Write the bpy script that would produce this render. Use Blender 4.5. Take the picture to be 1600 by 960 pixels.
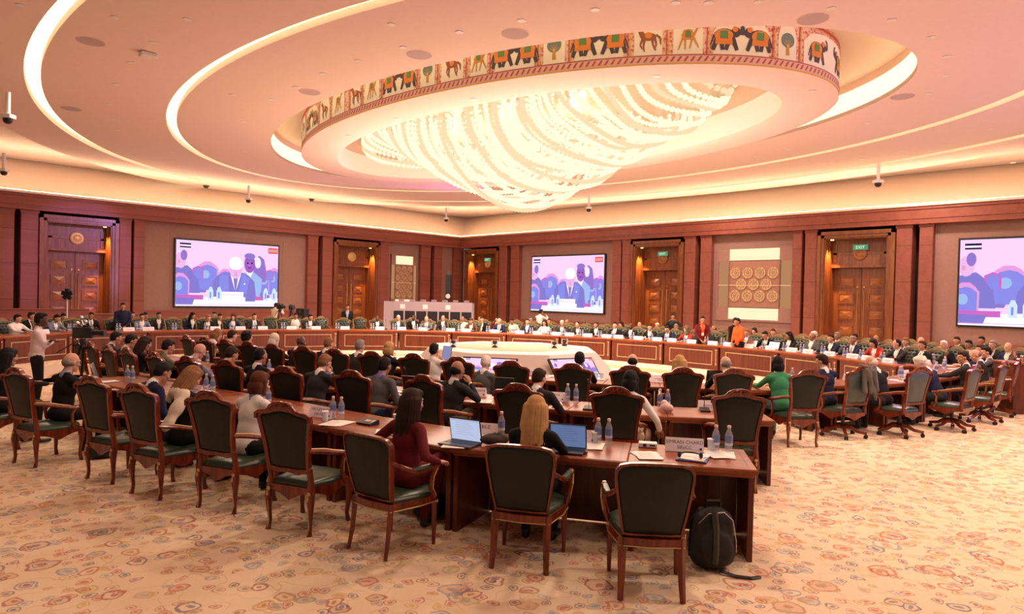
import bpy, bmesh, math, random
import numpy as np
from mathutils import Vector, Matrix, Quaternion
for o in list(bpy.data.objects): bpy.data.objects.remove(o)
S = bpy.context.scene
COL = S.collection
PI = math.pi
rnd = random.Random(7)

# ------------------------------------------------------------------ camera
CX, CY, FPX, CAMH = 800., 480., 1067., 2.15
YAW, PIT, ROL = 0.7861, -0.0136, -0.0238
Fv = np.array([math.cos(YAW)*math.cos(PIT), math.sin(YAW)*math.cos(PIT), math.sin(PIT)])
_R = np.array([math.sin(YAW), -math.cos(YAW), 0]); _D = np.cross(Fv, _R)
Rv = _R*math.cos(ROL)+_D*math.sin(ROL); Dv = -_R*math.sin(ROL)+_D*math.cos(ROL)
cam_d = bpy.data.cameras.new('camera'); cam = bpy.data.objects.new('camera', cam_d); COL.objects.link(cam)
cam_d.sensor_width = 36; cam_d.lens = FPX/1600*36; cam_d.clip_end = 200
cam.matrix_world = Matrix(((Rv[0], -Dv[0], -Fv[0], 0), (Rv[1], -Dv[1], -Fv[1], 0), (Rv[2], -Dv[2], -Fv[2], CAMH), (0, 0, 0, 1)))
S.camera = cam
def ray(x, y): return (x-CX)/FPX*Rv+(y-CY)/FPX*Dv+Fv
def onz(x, y, z): g = ray(x, y); t = (z-CAMH)/g[2]; return (float(g[0]*t), float(g[1]*t))
def onY(x, Y, y=450): g = ray(x, y); return float(g[0]/g[1]*Y)
def onX(x, X, y=450): g = ray(x, y); return float(g[1]/g[0]*X)
def zonY(x, y, Y): g = ray(x, y); return float(g[2]/g[1]*Y+CAMH)
def zonX(x, y, X): g = ray(x, y); return float(g[2]/g[0]*X+CAMH)
def proj(X, Y, Z): c = np.array([X, Y, Z-CAMH]); return CX+FPX*(c@Rv)/(c@Fv), CY+FPX*(c@Dv)/(c@Fv)
def atdepth(px, d):
    p = d*Fv+(px-CX)/FPX*d*Rv; return (float(p[0]), float(p[1]))

# ------------------------------------------------------------------ world, exposure, lights
S.view_settings.view_transform = 'Standard'; S.view_settings.look = 'None'
S.view_settings.exposure = -0.17; S.view_settings.gamma = 1; S.view_settings.use_curve_mapping = False
W = bpy.data.worlds.new('world'); S.world = W; W.use_nodes = True
W.node_tree.nodes['Background'].inputs[0].default_value = (1.0, 0.68, 0.60, 1)
W.node_tree.nodes['Background'].inputs[1].default_value = 0.15
def light(kind, loc, power, col, size=1, size_y=None, aim=None, spot=None, name='lamp'):
    d = bpy.data.lights.new(name, kind); d.energy = power; d.color = col
    if kind == 'AREA':
        d.shape = 'ELLIPSE' if size_y else 'DISK'; d.size = size
        if size_y: d.size_y = size_y
    elif kind == 'SPOT': d.spot_size = spot or 1.0; d.spot_blend = .5; d.shadow_soft_size = size
    else: d.shadow_soft_size = size
    o = bpy.data.objects.new(name, d); COL.objects.link(o); o.location = loc
    if aim: o.rotation_euler = (Vector(aim)-Vector(loc)).to_track_quat('-Z', 'Y').to_euler()
    return o
WARM = (1.0, .74, .56)
light('AREA', (16, 16, 5.1), 2200, WARM, 5, 13, name='chandelier_glow')
light('AREA', (16, 16, 5.3), 1300, (1.0, .76, .60), 7, 14, aim=(16, 16, 9), name='chandelier_uplight')
for i, (x, y, p) in enumerate([(3, 3, 60), (9, -1, 340), (14, 1.5, 460), (1.5, 9, 90), (5, 14, 130), (21, 4, 430), (4, 21, 130), (9, 27, 160), (16, 30, 170), (24, 24, 220), (27, 15, 220), (27, 7, 240), (8, 6, 220), (21, 10, 220), (20, 28, 160), (0.5, -3, 110), (9, 19, 180)]):
    light('AREA', (x, y, 7.1), p, (1.0, .75, .58), .6, name='downlight_beam')
light('SPOT', (12, 22, 6.9), 2600, (.62, .32, 1.0), .2, aim=(7.2, 35, 3.2), spot=.40, name='stage_beam')
light('SPOT', (26, 26, 4.5), 1300, (.85, .30, 1.0), .4, aim=(9, 24, 7.5), spot=1.3, name='stage_beam')
light('SPOT', (20, -6, 3.0), 2000, (.72, .45, 1.0), .4, aim=(17, 0, 7.5), spot=1.9, name='stage_beam')
for i, y in enumerate((13.5, 16.5, 19)): light('POINT', (16, y, 7.25), 230, (1.0, .74, .44), .25, name='chandelier_lamp')
light('SPOT', (24, 6, 6.9), 650, (.80, .42, 1.0), .3, aim=(15, 0.5, 0), spot=.9, name='stage_beam')

# ------------------------------------------------------------------ materials
MATS = {}
def nt(name):
    m = bpy.data.materials.new(name); m.use_nodes = True
    b = m.node_tree.nodes['Principled BSDF']; return m, m.node_tree.nodes, m.node_tree.links, b
def plain(name, col, rough=.6, metal=0, spec=.5, emit=None, es=0, alpha=1, coat=0, vary=.0):
    if name in MATS: return MATS[name]
    m, N, Lk, b = nt(name)
    b.inputs['Base Color'].default_value = (*col, 1); b.inputs['Roughness'].default_value = rough
    b.inputs['Metallic'].default_value = metal; b.inputs['Specular IOR Level'].default_value = spec
    b.inputs['Coat Weight'].default_value = coat
    if emit: b.inputs['Emission Color'].default_value = (*emit, 1); b.inputs['Emission Strength'].default_value = es
    if vary:
        tc = N.new('ShaderNodeTexCoord'); n = N.new('ShaderNodeTexNoise'); n.inputs['Scale'].default_value = 9; n.inputs['Detail'].default_value = 4
        Lk.new(tc.outputs['Object'], n.inputs['Vector'])
        r = N.new('ShaderNodeValToRGB'); r.color_ramp.elements[0].position = .3; r.color_ramp.elements[1].position = .7
        r.color_ramp.elements[0].color = (*[c*(1-vary) for c in col], 1); r.color_ramp.elements[1].color = (*[min(1, c*(1+vary)) for c in col], 1)
        Lk.new(n.outputs['Fac'], r.inputs['Fac']); Lk.new(r.outputs['Color'], b.inputs['Base Color'])
    MATS[name] = m; return m
def wood(name, c1, c2, rough=.3, scale=3., axis='Z', coat=.3):
    m, N, Lk, b = nt(name)
    tc = N.new('ShaderNodeTexCoord'); mp = N.new('ShaderNodeMapping'); Lk.new(tc.outputs['Object'], mp.inputs['Vector'])
    sc = {'Z': (scale*4, scale*4, scale*.35), 'X': (scale*.35, scale*4, scale*4), 'Y': (scale*4, scale*.35, scale*4)}[axis]
    mp.inputs['Scale'].default_value = sc
    n = N.new('ShaderNodeTexNoise'); n.inputs['Scale'].default_value = 1.6; n.inputs['Detail'].default_value = 6; n.inputs['Distortion'].default_value = 1.2
    Lk.new(mp.outputs['Vector'], n.inputs['Vector'])
    r = N.new('ShaderNodeValToRGB'); r.color_ramp.elements[0].position = .32; r.color_ramp.elements[1].position = .68
    r.color_ramp.elements[0].color = (*c1, 1); r.color_ramp.elements[1].color = (*c2, 1)
    Lk.new(n.outputs['Fac'], r.inputs['Fac']); Lk.new(r.outputs['Color'], b.inputs['Base Color'])
    b.inputs['Roughness'].default_value = rough; b.inputs['Specular IOR Level'].default_value = .35; b.inputs['Coat Weight'].default_value = coat; b.inputs['Coat Roughness'].default_value = .15
    return m
def emis(name, col, s=1.0, sample=False):
    if name in MATS: return MATS[name]
    m = bpy.data.materials.new(name); m.use_nodes = True; N = m.node_tree.nodes; N.clear()
    e = N.new('ShaderNodeEmission'); e.inputs[0].default_value = (*col, 1); e.inputs[1].default_value = s
    o = N.new('ShaderNodeOutputMaterial'); m.node_tree.links.new(e.outputs[0], o.inputs[0])
    m.cycles.emission_sampling = 'AUTO' if sample else 'NONE'
    MATS[name] = m; return m
M = {}
M['frame'] = wood('polished red wood', (.100, .014, .006), (.235, .040, .012), .25, 3, 'Z', .35)
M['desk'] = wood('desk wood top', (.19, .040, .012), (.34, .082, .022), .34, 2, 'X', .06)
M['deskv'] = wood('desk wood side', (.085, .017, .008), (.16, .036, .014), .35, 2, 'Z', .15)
M['door'] = wood('door wood', (.15, .045, .016), (.27, .09, .03), .35, 1.4, 'Z', .2)
M['doorp'] = wood('door panel burl', (.20, .07, .025), (.38, .15, .05), .3, 3, 'X', .2)
M['pil'] = wood('pilaster stone', (.235, .070, .052), (.285, .092, .066), .5, .5, 'X', 0)
M['corn'] = wood('entablature stone', (.24, .066, .045), (.31, .092, .062), .45, .5, 'X', 0)
M['panel'] = plain('wall fabric panel', (.32, .185, .155), .85, vary=.05)
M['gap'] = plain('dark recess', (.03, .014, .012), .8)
M['ceil'] = plain('ceiling plaster', (.80, .66, .61), .9, vary=.015)
M['cove'] = plain('cove plaster', (.88, .74, .62), .9)
M['gold'] = plain('gold metal', (.75, .48, .16), .3, .85)
M['gilt'] = plain('dark gilded frame', (.20, .125, .045), .4, .3)
M['goldpaint'] = plain('gilded paint', (.62, .42, .16), .4, .3)
M['leather'] = plain('dark green leather', (.013, .017, .013), .5, spec=.3, vary=.06)
M['seatl'] = plain('seat green leather', (.030, .050, .028), .35, spec=.5, vary=.08)
M['tuft'] = plain('tufted green leather', (.026, .036, .022), .35)
M['black'] = plain('black plastic', (.012, .012, .013), .4)
M['dkgrey'] = plain('dark grey plastic', (.05, .05, .052), .45)
M['rubber'] = plain('black rubber', (.01, .01, .01), .7)
M['paper'] = plain('white paper', (.86, .83, .80), .8)
M['card'] = plain('name card stock', (.84, .73, .80), .7)
M['ink'] = plain('printed ink', (.06, .045, .09), .7)
M['cap'] = plain('bottle cap', (.80, .50, .46), .4)
M['label'] = plain('bottle label', (.16, .22, .46), .4)
M['label2'] = plain('bottle label pale', (.62, .66, .78), .4)
M['silver'] = plain('silver metal', (.55, .55, .55), .3, .9)
M['white'] = plain('white plastic', (.80, .77, .74), .45)
M['podium'] = plain('white podium laminate', (.60, .50, .45), .5)
M['booth'] = plain('booth grey panel', (.40, .31, .36), .7)
M['boothd'] = plain('booth glass', (.03, .028, .035), .1)
M['backpack'] = plain('black nylon', (.011, .011, .012), .75, vary=.2)
M['led'] = emis('warm led strip', (1.0, .70, .36), 3.2)
M['led2'] = emis('pale led strip', (1.0, .74, .45), 1.6)
M['glow'] = emis('backlit panel', (1.0, .78, .48), 1.35, True)
def glassy(name, col, fac=.35):
    m = bpy.data.materials.new(name); m.use_nodes = True; N = m.node_tree.nodes; N.clear(); Lk = m.node_tree.links
    t = N.new('ShaderNodeBsdfTransparent'); t.inputs[0].default_value = (.93, .95, .98, 1)
    g = N.new('ShaderNodeBsdfPrincipled'); g.inputs['Base Color'].default_value = (*col, 1); g.inputs['Roughness'].default_value = .06
    x = N.new('ShaderNodeMixShader'); x.inputs[0].default_value = fac; o = N.new('ShaderNodeOutputMaterial')
    Lk.new(t.outputs[0], x.inputs[1]); Lk.new(g.outputs[0], x.inputs[2]); Lk.new(x.outputs[0], o.inputs[0]); return m
M['pet'] = glassy('clear bottle plastic', (.75, .78, .85), .28)
M['glass'] = glassy('drinking glass', (.9, .92, .95), .4)

def carpet():
    m, N, Lk, b = nt('floral carpet')
    tc = N.new('ShaderNodeTexCoord'); out = None
    def val(v): return v
    def math_(op, a, c=None, cl=False):
        n = N.new('ShaderNodeMath'); n.operation = op; n.use_clamp = cl
        for i, s in enumerate((a, c)):
            if s is None: continue
            if isinstance(s, (int, float)): n.inputs[i].default_value = s
            else: Lk.new(s, n.inputs[i])
        return n.outputs[0]
    def mix(f, a, c):
        n = N.new('ShaderNodeMix'); n.data_type = 'RGBA'
        Lk.new(f, n.inputs[0])
        for i, s in ((6, a), (7, c)):
            if isinstance(s, tuple): n.inputs[i].default_value = (*s, 1)
            else: Lk.new(s, n.inputs[i])
        return n.outputs[2]
    nz = N.new('ShaderNodeTexNoise'); nz.inputs['Scale'].default_value = 7; nz.inputs['Detail'].default_value = 2
    Lk.new(tc.outputs['Object'], nz.inputs['Vector'])
    va = N.new('ShaderNodeVectorMath'); va.operation = 'MULTIPLY_ADD'; va.inputs[1].default_value = (.12, .12, 0)
    Lk.new(nz.outputs['Color'], va.inputs[0]); Lk.new(tc.outputs['Object'], va.inputs[2])
    big = N.new('ShaderNodeTexNoise'); big.inputs['Scale'].default_value = .5; Lk.new(tc.outputs['Object'], big.inputs['Vector'])
    rb = N.new('ShaderNodeValToRGB'); rb.color_ramp.elements[0].position = .35; rb.color_ramp.elements[1].position = .65
    rb.color_ramp.elements[0].color = (.74, .54, .37, 1); rb.color_ramp.elements[1].color = (.80, .63, .44, 1); Lk.new(big.outputs['Fac'], rb.inputs['Fac'])
    col = rb.outputs['Color']
    # vines
    vn = N.new('ShaderNodeTexNoise'); vn.inputs['Scale'].default_value = 3.4; vn.inputs['Detail'].default_value = 1; Lk.new(tc.outputs['Object'], vn.inputs['Vector'])
    a = math_('ABSOLUTE', math_('SUBTRACT', vn.outputs['Fac'], .5)); col = mix(math_('MULTIPLY', math_('LESS_THAN', a, .009), .45), col, (.62, .38, .20))
    def flowers(scale, radii, pal, gate, col, off):
        mp = N.new('ShaderNodeMapping'); mp.inputs['Location'].default_value = (off, off*1.7, 0); Lk.new(va.outputs[0], mp.inputs['Vector'])
        v = N.new('ShaderNodeTexVoronoi'); v.voronoi_dimensions = '2D'; v.inputs['Scale'].default_value = scale; v.inputs['Randomness'].default_value = .75
        Lk.new(mp.outputs[0], v.inputs['Vector'])
        sep = N.new('ShaderNodeSeparateColor'); Lk.new(v.outputs['Color'], sep.inputs[0])
        d = v.outputs['Distance']; ok = math_('GREATER_THAN', sep.outputs[2], gate)
        r = N.new('ShaderNodeValToRGB'); r.color_ramp.interpolation = 'CONSTANT'
        e = r.color_ramp.elements; e[0].color = (*pal[0], 1); e[0].position = 0
        for i, c in enumerate(pal[1:]):
            if i == 0: e[1].position = 1/len(pal); e[1].color = (*c, 1)
            else: q = e.new((i+1)/len(pal)); q.color = (*c, 1)
        Lk.new(sep.outputs[0], r.inputs['Fac'])
        r2 = N.new('ShaderNodeValToRGB'); r2.color_ramp.interpolation = 'CONSTANT'; e = r2.color_ramp.elements
        P2 = [(.72, .45, .22), (.78, .60, .45), (.55, .20, .12), (.35, .38, .36)]
        e[0].color = (*P2[0], 1); e[1].position = .25; e[1].color = (*P2[1], 1)
        for i in (2, 3): q = e.new(i/4); q.color = (*P2[i], 1)
        Lk.new(sep.outputs[1], r2.inputs['Fac'])
        r_in, r_mid, r_out = radii
        ring = math_('MULTIPLY', math_('MULTIPLY', math_('LESS_THAN', d, r_out), math_('GREATER_THAN', d, r_mid)), ok)
        core = math_('MULTIPLY', math_('LESS_THAN', d, r_in), ok)
        fill = math_('MULTIPLY', math_('MULTIPLY', math_('LESS_THAN', d, r_mid), ok), .32)
        col = mix(fill, col, r2.outputs['Color'])
        col = mix(math_('MULTIPLY', ring, .70), col, r.outputs['Color'])
        return mix(math_('MULTIPLY', core, .62), col, r.outputs['Color'])
    pal = [(.36, .07, .05), (.10, .10, .16), (.45, .20, .08), (.50, .13, .08), (.26, .30, .34), (.55, .36, .12)]
    col = flowers(1.7, (.06, .15, .19), pal, .48, col, 0)
    col = flowers(3.7, (.09, .20, .27), pal, .32, col, 5.3)
    col = flowers(7.4, (.14, .25, .32), pal, .32, col, 11.1)
    # pile noise
    pn = N.new('ShaderNodeTexNoise'); pn.inputs['Scale'].default_value = 60; Lk.new(tc.outputs['Object'], pn.inputs['Vector'])
    mm = N.new('ShaderNodeMix'); mm.data_type = 'RGBA'; mm.blend_type = 'MULTIPLY'; mm.inputs[0].default_value = .16
    Lk.new(col, mm.inputs[6]); Lk.new(pn.outputs['Color'], mm.inputs[7])
    hs = N.new('ShaderNodeHueSaturation'); hs.inputs['Value'].default_value = 1.1; Lk.new(mm.outputs[2], hs.inputs['Color'])
    Lk.new(hs.outputs[0], b.inputs['Base Color']); b.inputs['Roughness'].default_value = .95
    return m
M['carpet'] = carpet()
M['rug'] = plain('cream rug', (.58, .43, .32), .95, vary=.04)
M['rug2'] = plain('orange rug border', (.52, .25, .13), .95, vary=.15)

# ------------------------------------------------------------------ mesh helpers
I4 = Matrix.Identity(4)
def T(x, y, z): return Matrix.Translation((x, y, z))
def RZ(a): return Matrix.Rotation(a, 4, 'Z')
def RX(a): return Matrix.Rotation(a, 4, 'X')
def RY(a): return Matrix.Rotation(a, 4, 'Y')
class MB:
    def __init__(s): s.v = []; s.f = []; s.m = []; s.mi = 0; s.M = I4
    def add(s, vs, fs, mi=None):
        b = len(s.v); s.v += [tuple(s.M @ Vector(v)) for v in vs]
        s.f += [tuple(i+b for i in f) for f in fs]; s.m += [s.mi if mi is None else mi]*len(fs)
    def box(s, c, d, mi=None, bev=0):
        x, y, z = d[0]/2, d[1]/2, d[2]/2; cx, cy, cz = c
        if bev <= 0:
            vs = [(cx+i*x, cy+j*y, cz+k*z) for i in (-1, 1) for j in (-1, 1) for k in (-1, 1)]
            s.add(vs, [(0, 1, 3, 2), (4, 6, 7, 5), (0, 4, 5, 1), (2, 3, 7, 6), (0, 2, 6, 4), (1, 5, 7, 3)], mi); return
        b = bev
        rings = []
        for (k, e) in ((-z, b), (-z+b, 0), (z-b, 0), (z, b)):
            X, Y = x-e, y-e; q = b if e == 0 else b*.6
            rings.append([(cx+p, cy+r, cz+k) for p, r in ((-X+q, -Y), (X-q, -Y), (X, -Y+q), (X, Y-q), (X-q, Y), (-X+q, Y), (-X, Y-q), (-X, -Y+q))])
        s.loft(rings, True, True, mi)
    def box2(s, a, b, mi=None, bev=0):
        s.box([(a[i]+b[i])/2 for i in range(3)], [abs(a[i]-b[i]) for i in range(3)], mi, bev)
    def loft(s, rings, closed=True, caps=True, mi=None):
        n = len(rings[0]); vs = [p for r in rings for p in r]; fs = []
        for i in range(len(rings)-1):
            for j in range(n if closed else n-1):
                k = (j+1) % n; fs.append((i*n+j, i*n+k, (i+1)*n+k, (i+1)*n+j))
        if caps and closed: fs.append(tuple(range(n))[::-1]); fs.append(tuple((len(rings)-1)*n+j for j in range(n)))
        s.add(vs, fs, mi)
    def tube(s, pts, r, n=8, mi=None, flat=1.0, up=None):
        pts = [Vector(p) for p in pts]; rs = r if isinstance(r, (list, tuple)) else [r]*len(pts); rings = []
        t0 = (pts[1]-pts[0]).normalized(); ref = Vector(up) if up else (Vector((0, 0, 1)) if abs(t0.z) < .9 else Vector((1, 0, 0)))
        for i, p in enumerate(pts):
            t = (pts[min(i+1, len(pts)-1)]-pts[max(i-1, 0)]).normalized()
            a = t.cross(ref).normalized(); b = a.cross(t).normalized(); ref = b
            rings.append([tuple(p+(a*math.cos(q)*flat+b*math.sin(q))*rs[i]) for q in [2*PI*k/n for k in range(n)]])
        s.loft(rings, True, True, mi)
    def lathe(s, prof, n=12, c=(0, 0, 0), mi=None):
        s.loft([[(c[0]+r*math.cos(2*PI*k/n), c[1]+r*math.sin(2*PI*k/n), c[2]+z) for k in range(n)] for r, z in prof], True, True, mi)
    def sph(s, c, r, n=10, mi=None, h=None):
        h = h or max(4, n//2+1); rr = r if isinstance(r, (tuple, list)) else (r, r, r); rings = []
        for i in range(1, h):
            a = PI*i/h; rings.append([(c[0]+rr[0]*math.sin(a)*math.cos(2*PI*k/n), c[1]+rr[1]*math.sin(a)*math.sin(2*PI*k/n), c[2]-rr[2]*math.cos(a)) for k in range(n)])
        s.loft(rings, True, True, mi)
    def prism(s, poly, y0, y1, mi=None):       # outline in x,z extruded along y
        s.loft([[(x, y0, z) for x, z in poly], [(x, y1, z) for x, z in poly]], True, True, mi)
    def ringprism(s, outer, inner, y0, y1, mi=None):
        n = len(outer); vs = []; fs = []
        for pl, y in ((outer, y0), (outer, y1), (inner, y1), (inner, y0)): vs += [(x, y, z) for x, z in pl]
        for q in range(4):
            r = (q+1) % 4
            for j in range(n):
                k = (j+1) % n; fs.append((q*n+j, q*n+k, r*n+k, r*n+j))
        s.add(vs, fs, mi)
    def poly2(s, pts, y=0, mi=None):           # flat polygon in x,z
        s.add([(x, y, z) for x, z in pts], [tuple(range(len(pts)))], mi)
    def mesh(s, name, mats, smooth=False):
        me = bpy.data.meshes.new(name); me.from_pydata(s.v, [], s.f)
        for m in (mats if isinstance(mats, (list, tuple)) else [mats]): me.materials.append(m)
        me.polygons.foreach_set('material_index', s.m)
        bm = bmesh.new(); bm.from_mesh(me); bmesh.ops.recalc_face_normals(bm, faces=bm.faces); bm.to_mesh(me); bm.free()
        if smooth:
            me.polygons.foreach_set('use_smooth', [True]*len(me.polygons))
            try: me.set_sharp_from_angle(angle=.7)
            except Exception: pass
        me.update(); return me
    def build(s, name, mats, parent=None, smooth=False):
        o = bpy.data.objects.new(name, s.mesh(name, mats, smooth)); COL.objects.link(o)
        if parent: o.parent = parent
        return o
def tag(o, label=None, cat=None, group=None, kind=None):
    if label: o['label'] = label
    if cat: o['category'] = cat
    if group: o['group'] = group
    if kind: o['kind'] = kind
    return o
def empty(name, loc=(0, 0, 0), rz=0):
    o = bpy.data.objects.new(name, None); COL.objects.link(o); o.location = loc; o.rotation_euler = (0, 0, rz); o.empty_display_size = .2; return o
def ctree(o, parent=None):
    c = o.copy(); COL.objects.link(c); c.parent = parent
    for ch in o.children: ctree(ch, c)
    return c
def place(proto, loc, rz, label=None, group=None, cat=None):
    if not proto.get('_used'):
        proto['_used'] = 1; o = proto
    else: o = ctree(proto)
    o.location = loc; o.rotation_euler = (0, 0, rz)
    if label: o['label'] = label
    if group: o['group'] = group
    elif 'group' in o: del o['group']
    if cat: o['category'] = cat
    return o
def face(nx, ny): return math.atan2(ny, nx)-PI/2      # rotation so that local +Y looks along n
def struct(mb, name, mats, smooth=False): return tag(mb.build(name, mats, None, smooth), kind='structure')
def textmesh(body, size, mat, name='lettering', align='CENTER'):
    cu = bpy.data.curves.new('t', 'FONT'); cu.body = body; cu.size = size; cu.align_x = align; cu.extrude = .0004; cu.resolution_u = 2
    o = bpy.data.objects.new('t', cu); COL.objects.link(o)
    dg = bpy.context.evaluated_depsgraph_get(); me = bpy.data.meshes.new_from_object(o.evaluated_get(dg)); bpy.data.objects.remove(o)
    me.materials.clear(); me.materials.append(mat); me.name = name; return me
def textobj(body, size, mat, parent, mat4, name='lettering'):
    o = bpy.data.objects.new(name, textmesh(body, size, mat, name)); COL.objects.link(o); o.parent = parent; o.matrix_local = mat4; return o
UP = RX(PI/2)                                   # text plane (xy) -> (x,z), facing -Y
# ------------------------------------------------------------------ floor
f = MB(); f.add([(-12, -12, 0), (46, -12, 0), (46, 46, 0), (-12, 46, 0)], [(0, 1, 2, 3)]); struct(f, 'floor', M['carpet'])
RING = [(1.6, 18.4), (2.2, 20.4), (3.3, 22.6), (5.2, 23.9), (7.3, 24.0), (9.4, 23.8), (11.5, 23.5), (13.6, 22.9), (15.6, 21.8), (17.0, 20.3), (18.2, 18.5), (19.1, 16.6), (19.7, 14.7), (19.95, 12.7), (19.85, 10.6), (19.4, 8.5), (18.7, 6.6), (17.6, 4.9)]
def offset(poly, d):
    out = []
    for i, p in enumerate(poly):
        a = Vector(poly[max(i-1, 0)]); b = Vector(poly[min(i+1, len(poly)-1)]); t = (b-a).normalized(); n = Vector((-t.y, t.x))
        out.append((p[0]+n.x*d, p[1]+n.y*d))
    return out
inner = offset(RING, -1.0)+[(15.5, 6.2), (12.6, 6.8), (11.0, 8.2), (9.8, 10.6), (8.6, 13.2), (6.2, 17.2), (4.2, 19.4)]
def shrink(pl, k): c = (12.6, 14.2); return [(c[0]+(x-c[0])*k, c[1]+(y-c[1])*k) for x, y in pl]
rg = MB(); n = len(inner)
lv = [shrink(inner, k) for k in (1, .93, .78, .71)]
for q in range(3):
    a, b = lv[q], lv[q+1]
    for i in range(n):
        j = (i+1) % n; rg.add([(*a[i], .006), (*a[j], .006), (*b[j], .006), (*b[i], .006)], [(0, 1, 2, 3)], 1 if q == 1 else 0)
rg.add([(*p, .006) for p in lv[3]], [tuple(range(n))], 0)
tag(rg.build('rug', [M['rug'], M['rug2']]), 'cream rug with an orange border band lying inside the ring of desks', 'rug')

# ------------------------------------------------------------------ ceiling
CC = (16., 16.)
def ell(a, b, z, n=160, c=CC): return [(c[0]+a*math.cos(2*PI*k/n), c[1]+b*math.sin(2*PI*k/n), z) for k in range(n)]
cz = 7.5
s = MB(); n = 160
X0, X1, Y0, Y1 = -12, 34, -12, 38
outer = []
for p in ell(1, 1, 0):
    dx, dy = p[0]-CC[0], p[1]-CC[1]; ta = min((X1-CC[0])/dx if dx > 0 else (X0-CC[0])/dx if dx < 0 else 1e9, (Y1-CC[1])/dy if dy > 0 else (Y0-CC[1])/dy if dy < 0 else 1e9)
    outer.append((CC[0]+dx*ta, CC[1]+dy*ta, cz+.35))
s.loft([outer, ell(14.8, 21.3, cz+.35)], True, False); struct(s, 'ceiling', M['ceil'])
def slab(a0, b0, a1, b1, z):
    s = MB(); s.loft([ell(a0, b0, z+.3), ell(a0, b0, z), ell(a1, b1, z), ell(a1, b1, z+.3)], True, False); return struct(s, 'ceiling', M['ceil'])
slab(14.7, 21.2, 13.05, 19.05, cz); slab(12.7, 18.7, 9.7, 15.0, cz); slab(9.4, 14.7, 6.42, 11.65, cz)
def ledring(a, b, w, z, name, m, lab):
    s = MB(); s.loft([ell(a, b, z), ell(a-w, b-w, z)], True, False); return tag(s.build(name, m), lab, 'light')
ledring(14.95, 21.45, .35, cz+.30, 'cove_light', M['led2'], 'outermost thin oval line of warm cove light at the ceiling edge')
ledring(13.1, 19.1, .45, cz+.16, 'cove_light', M['led'], 'second oval line of warm cove light, widest band at upper left')
ledring(9.75, 15.05, .40, cz+.16, 'cove_light', M['led'], 'third oval line of warm cove light nearest the painted frieze')
# central recess and drum
s = MB(); s.loft([ell(6.42, 11.65, cz), ell(6.42, 11.65, 8.35), ell(5.5, 9.9, 8.35)], True, False); struct(s, 'ceiling', M['cove'])
s = MB(); s.loft([ell(6.40, 11.63, cz+.10), ell(6.40, 11.63, cz+.62)], True, False)
tag(s.build('cove_light', emis('frieze cove led', (1.0, .78, .42), 2.4, True)), 'bright crescent of cove light around the painted frieze drum', 'light')
DA, DB, DZ = 5.57, 10.0, 7.2
s = MB(); s.loft([ell(DA, DB, DZ), ell(4.2, 8.7, DZ), ell(4.2, 8.7, 7.95)], True, False); s.add(ell(4.2, 8.7, 7.95), [tuple(range(160))], 1)
struct(s, 'ceiling', [M['ceil'], plain('recess beige', (.42, .30, .20), .35)])
# frieze on the drum : painted panels
m, N_, Lk_, b_ = nt('painted lattice ground')
tc = N_.new('ShaderNodeTexCoord'); vo = N_.new('ShaderNodeTexVoronoi'); vo.inputs['Scale'].default_value = 14; Lk_.new(tc.outputs['Object'], vo.inputs['Vector'])
rr = N_.new('ShaderNodeValToRGB'); rr.color_ramp.elements[0].color = (.52, .08, .10, 1); rr.color_ramp.elements[1].color = (.80, .50, .42, 1); rr.color_ramp.elements[0].position = .22; rr.color_ramp.elements[1].position = .62
Lk_.new(vo.outputs['Distance'], rr.inputs['Fac']); Lk_.new(rr.outputs['Color'], b_.inputs['Base Color']); LAT = m
PM = [LAT, plain('arch cream', (.86, .76, .70), .8), plain('frieze red', (.50, .09, .10), .7), plain('elephant slate', (.075, .06, .09), .8), plain('blanket orange', (.72, .22, .05), .7),
      plain('blanket green', (.10, .24, .10), .7), plain('tree grey green', (.16, .22, .22), .8), plain('horse brown', (.30, .10, .06), .8), plain('camel ochre', (.55, .28, .08), .8), plain('frieze gold', (.75, .42, .10), .6), plain('frieze pink', (.78, .50, .46), .8)]
NA = 2400
arc = [0.]
for k in range(NA):
    a0, a1 = 2*PI*k/NA, 2*PI*(k+1)/NA
    arc.append(arc[-1]+math.hypot(DA*(math.cos(a1)-math.cos(a0)), DB*(math.sin(a1)-math.sin(a0))))
def drum(u, v, off=0):       # u arc length, v height
    u = u % arc[-1]; k = min(int(np.searchsorted(arc, u)), NA); t = 2*PI*(k-1+(u-arc[k-1])/(arc[k]-arc[k-1]+1e-9))/NA if k > 0 else 0
    nx, ny = math.cos(t)/DA, math.sin(t)/DB; l = math.hypot(nx, ny)
    return (CC[0]+DA*math.cos(t)+nx/l*off, CC[1]+DB*math.sin(t)+ny/l*off, DZ+v)
def upx(px):                  # arc position on the near rim whose projection is px
    best = None
    for k in range(0, NA, 4):
        t = 2*PI*k/NA; x, y = CC[0]+DA*math.cos(t), CC[1]+DB*math.sin(t)
        if not (PI*.95 < t < 1.70*PI): continue
        e = abs(proj(x, y, DZ)[0]-px)
        if best is None or e < best[0]: best = (e, arc[k])
    return best[1]
fz = MB(); L_ = arc[-1]; nn = 300
def strip(u0, u1, v0, v1, off, mi):
    k = max(1, int(abs(u1-u0)/.12)); vs = []; fs = []
    for i in range(k+1):
        u = u0+(u1-u0)*i/k; vs += [drum(u, v0, off), drum(u, v1, off)]
    for i in range(k): fs.append((2*i, 2*i+2, 2*i+3, 2*i+1))
    fz.add(vs, fs, mi)
strip(0, L_, 0, 1.15, 0, 0); strip(0, L_, 0, .03, .012, 9); strip(0, L_, .03, .20, .006, 10); strip(0, L_, .185, .205, .012, 2); strip(0, L_, 1.04, 1.10, .008, 2); strip(0, L_, .80+.2, 1.02, .008, 9)
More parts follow.
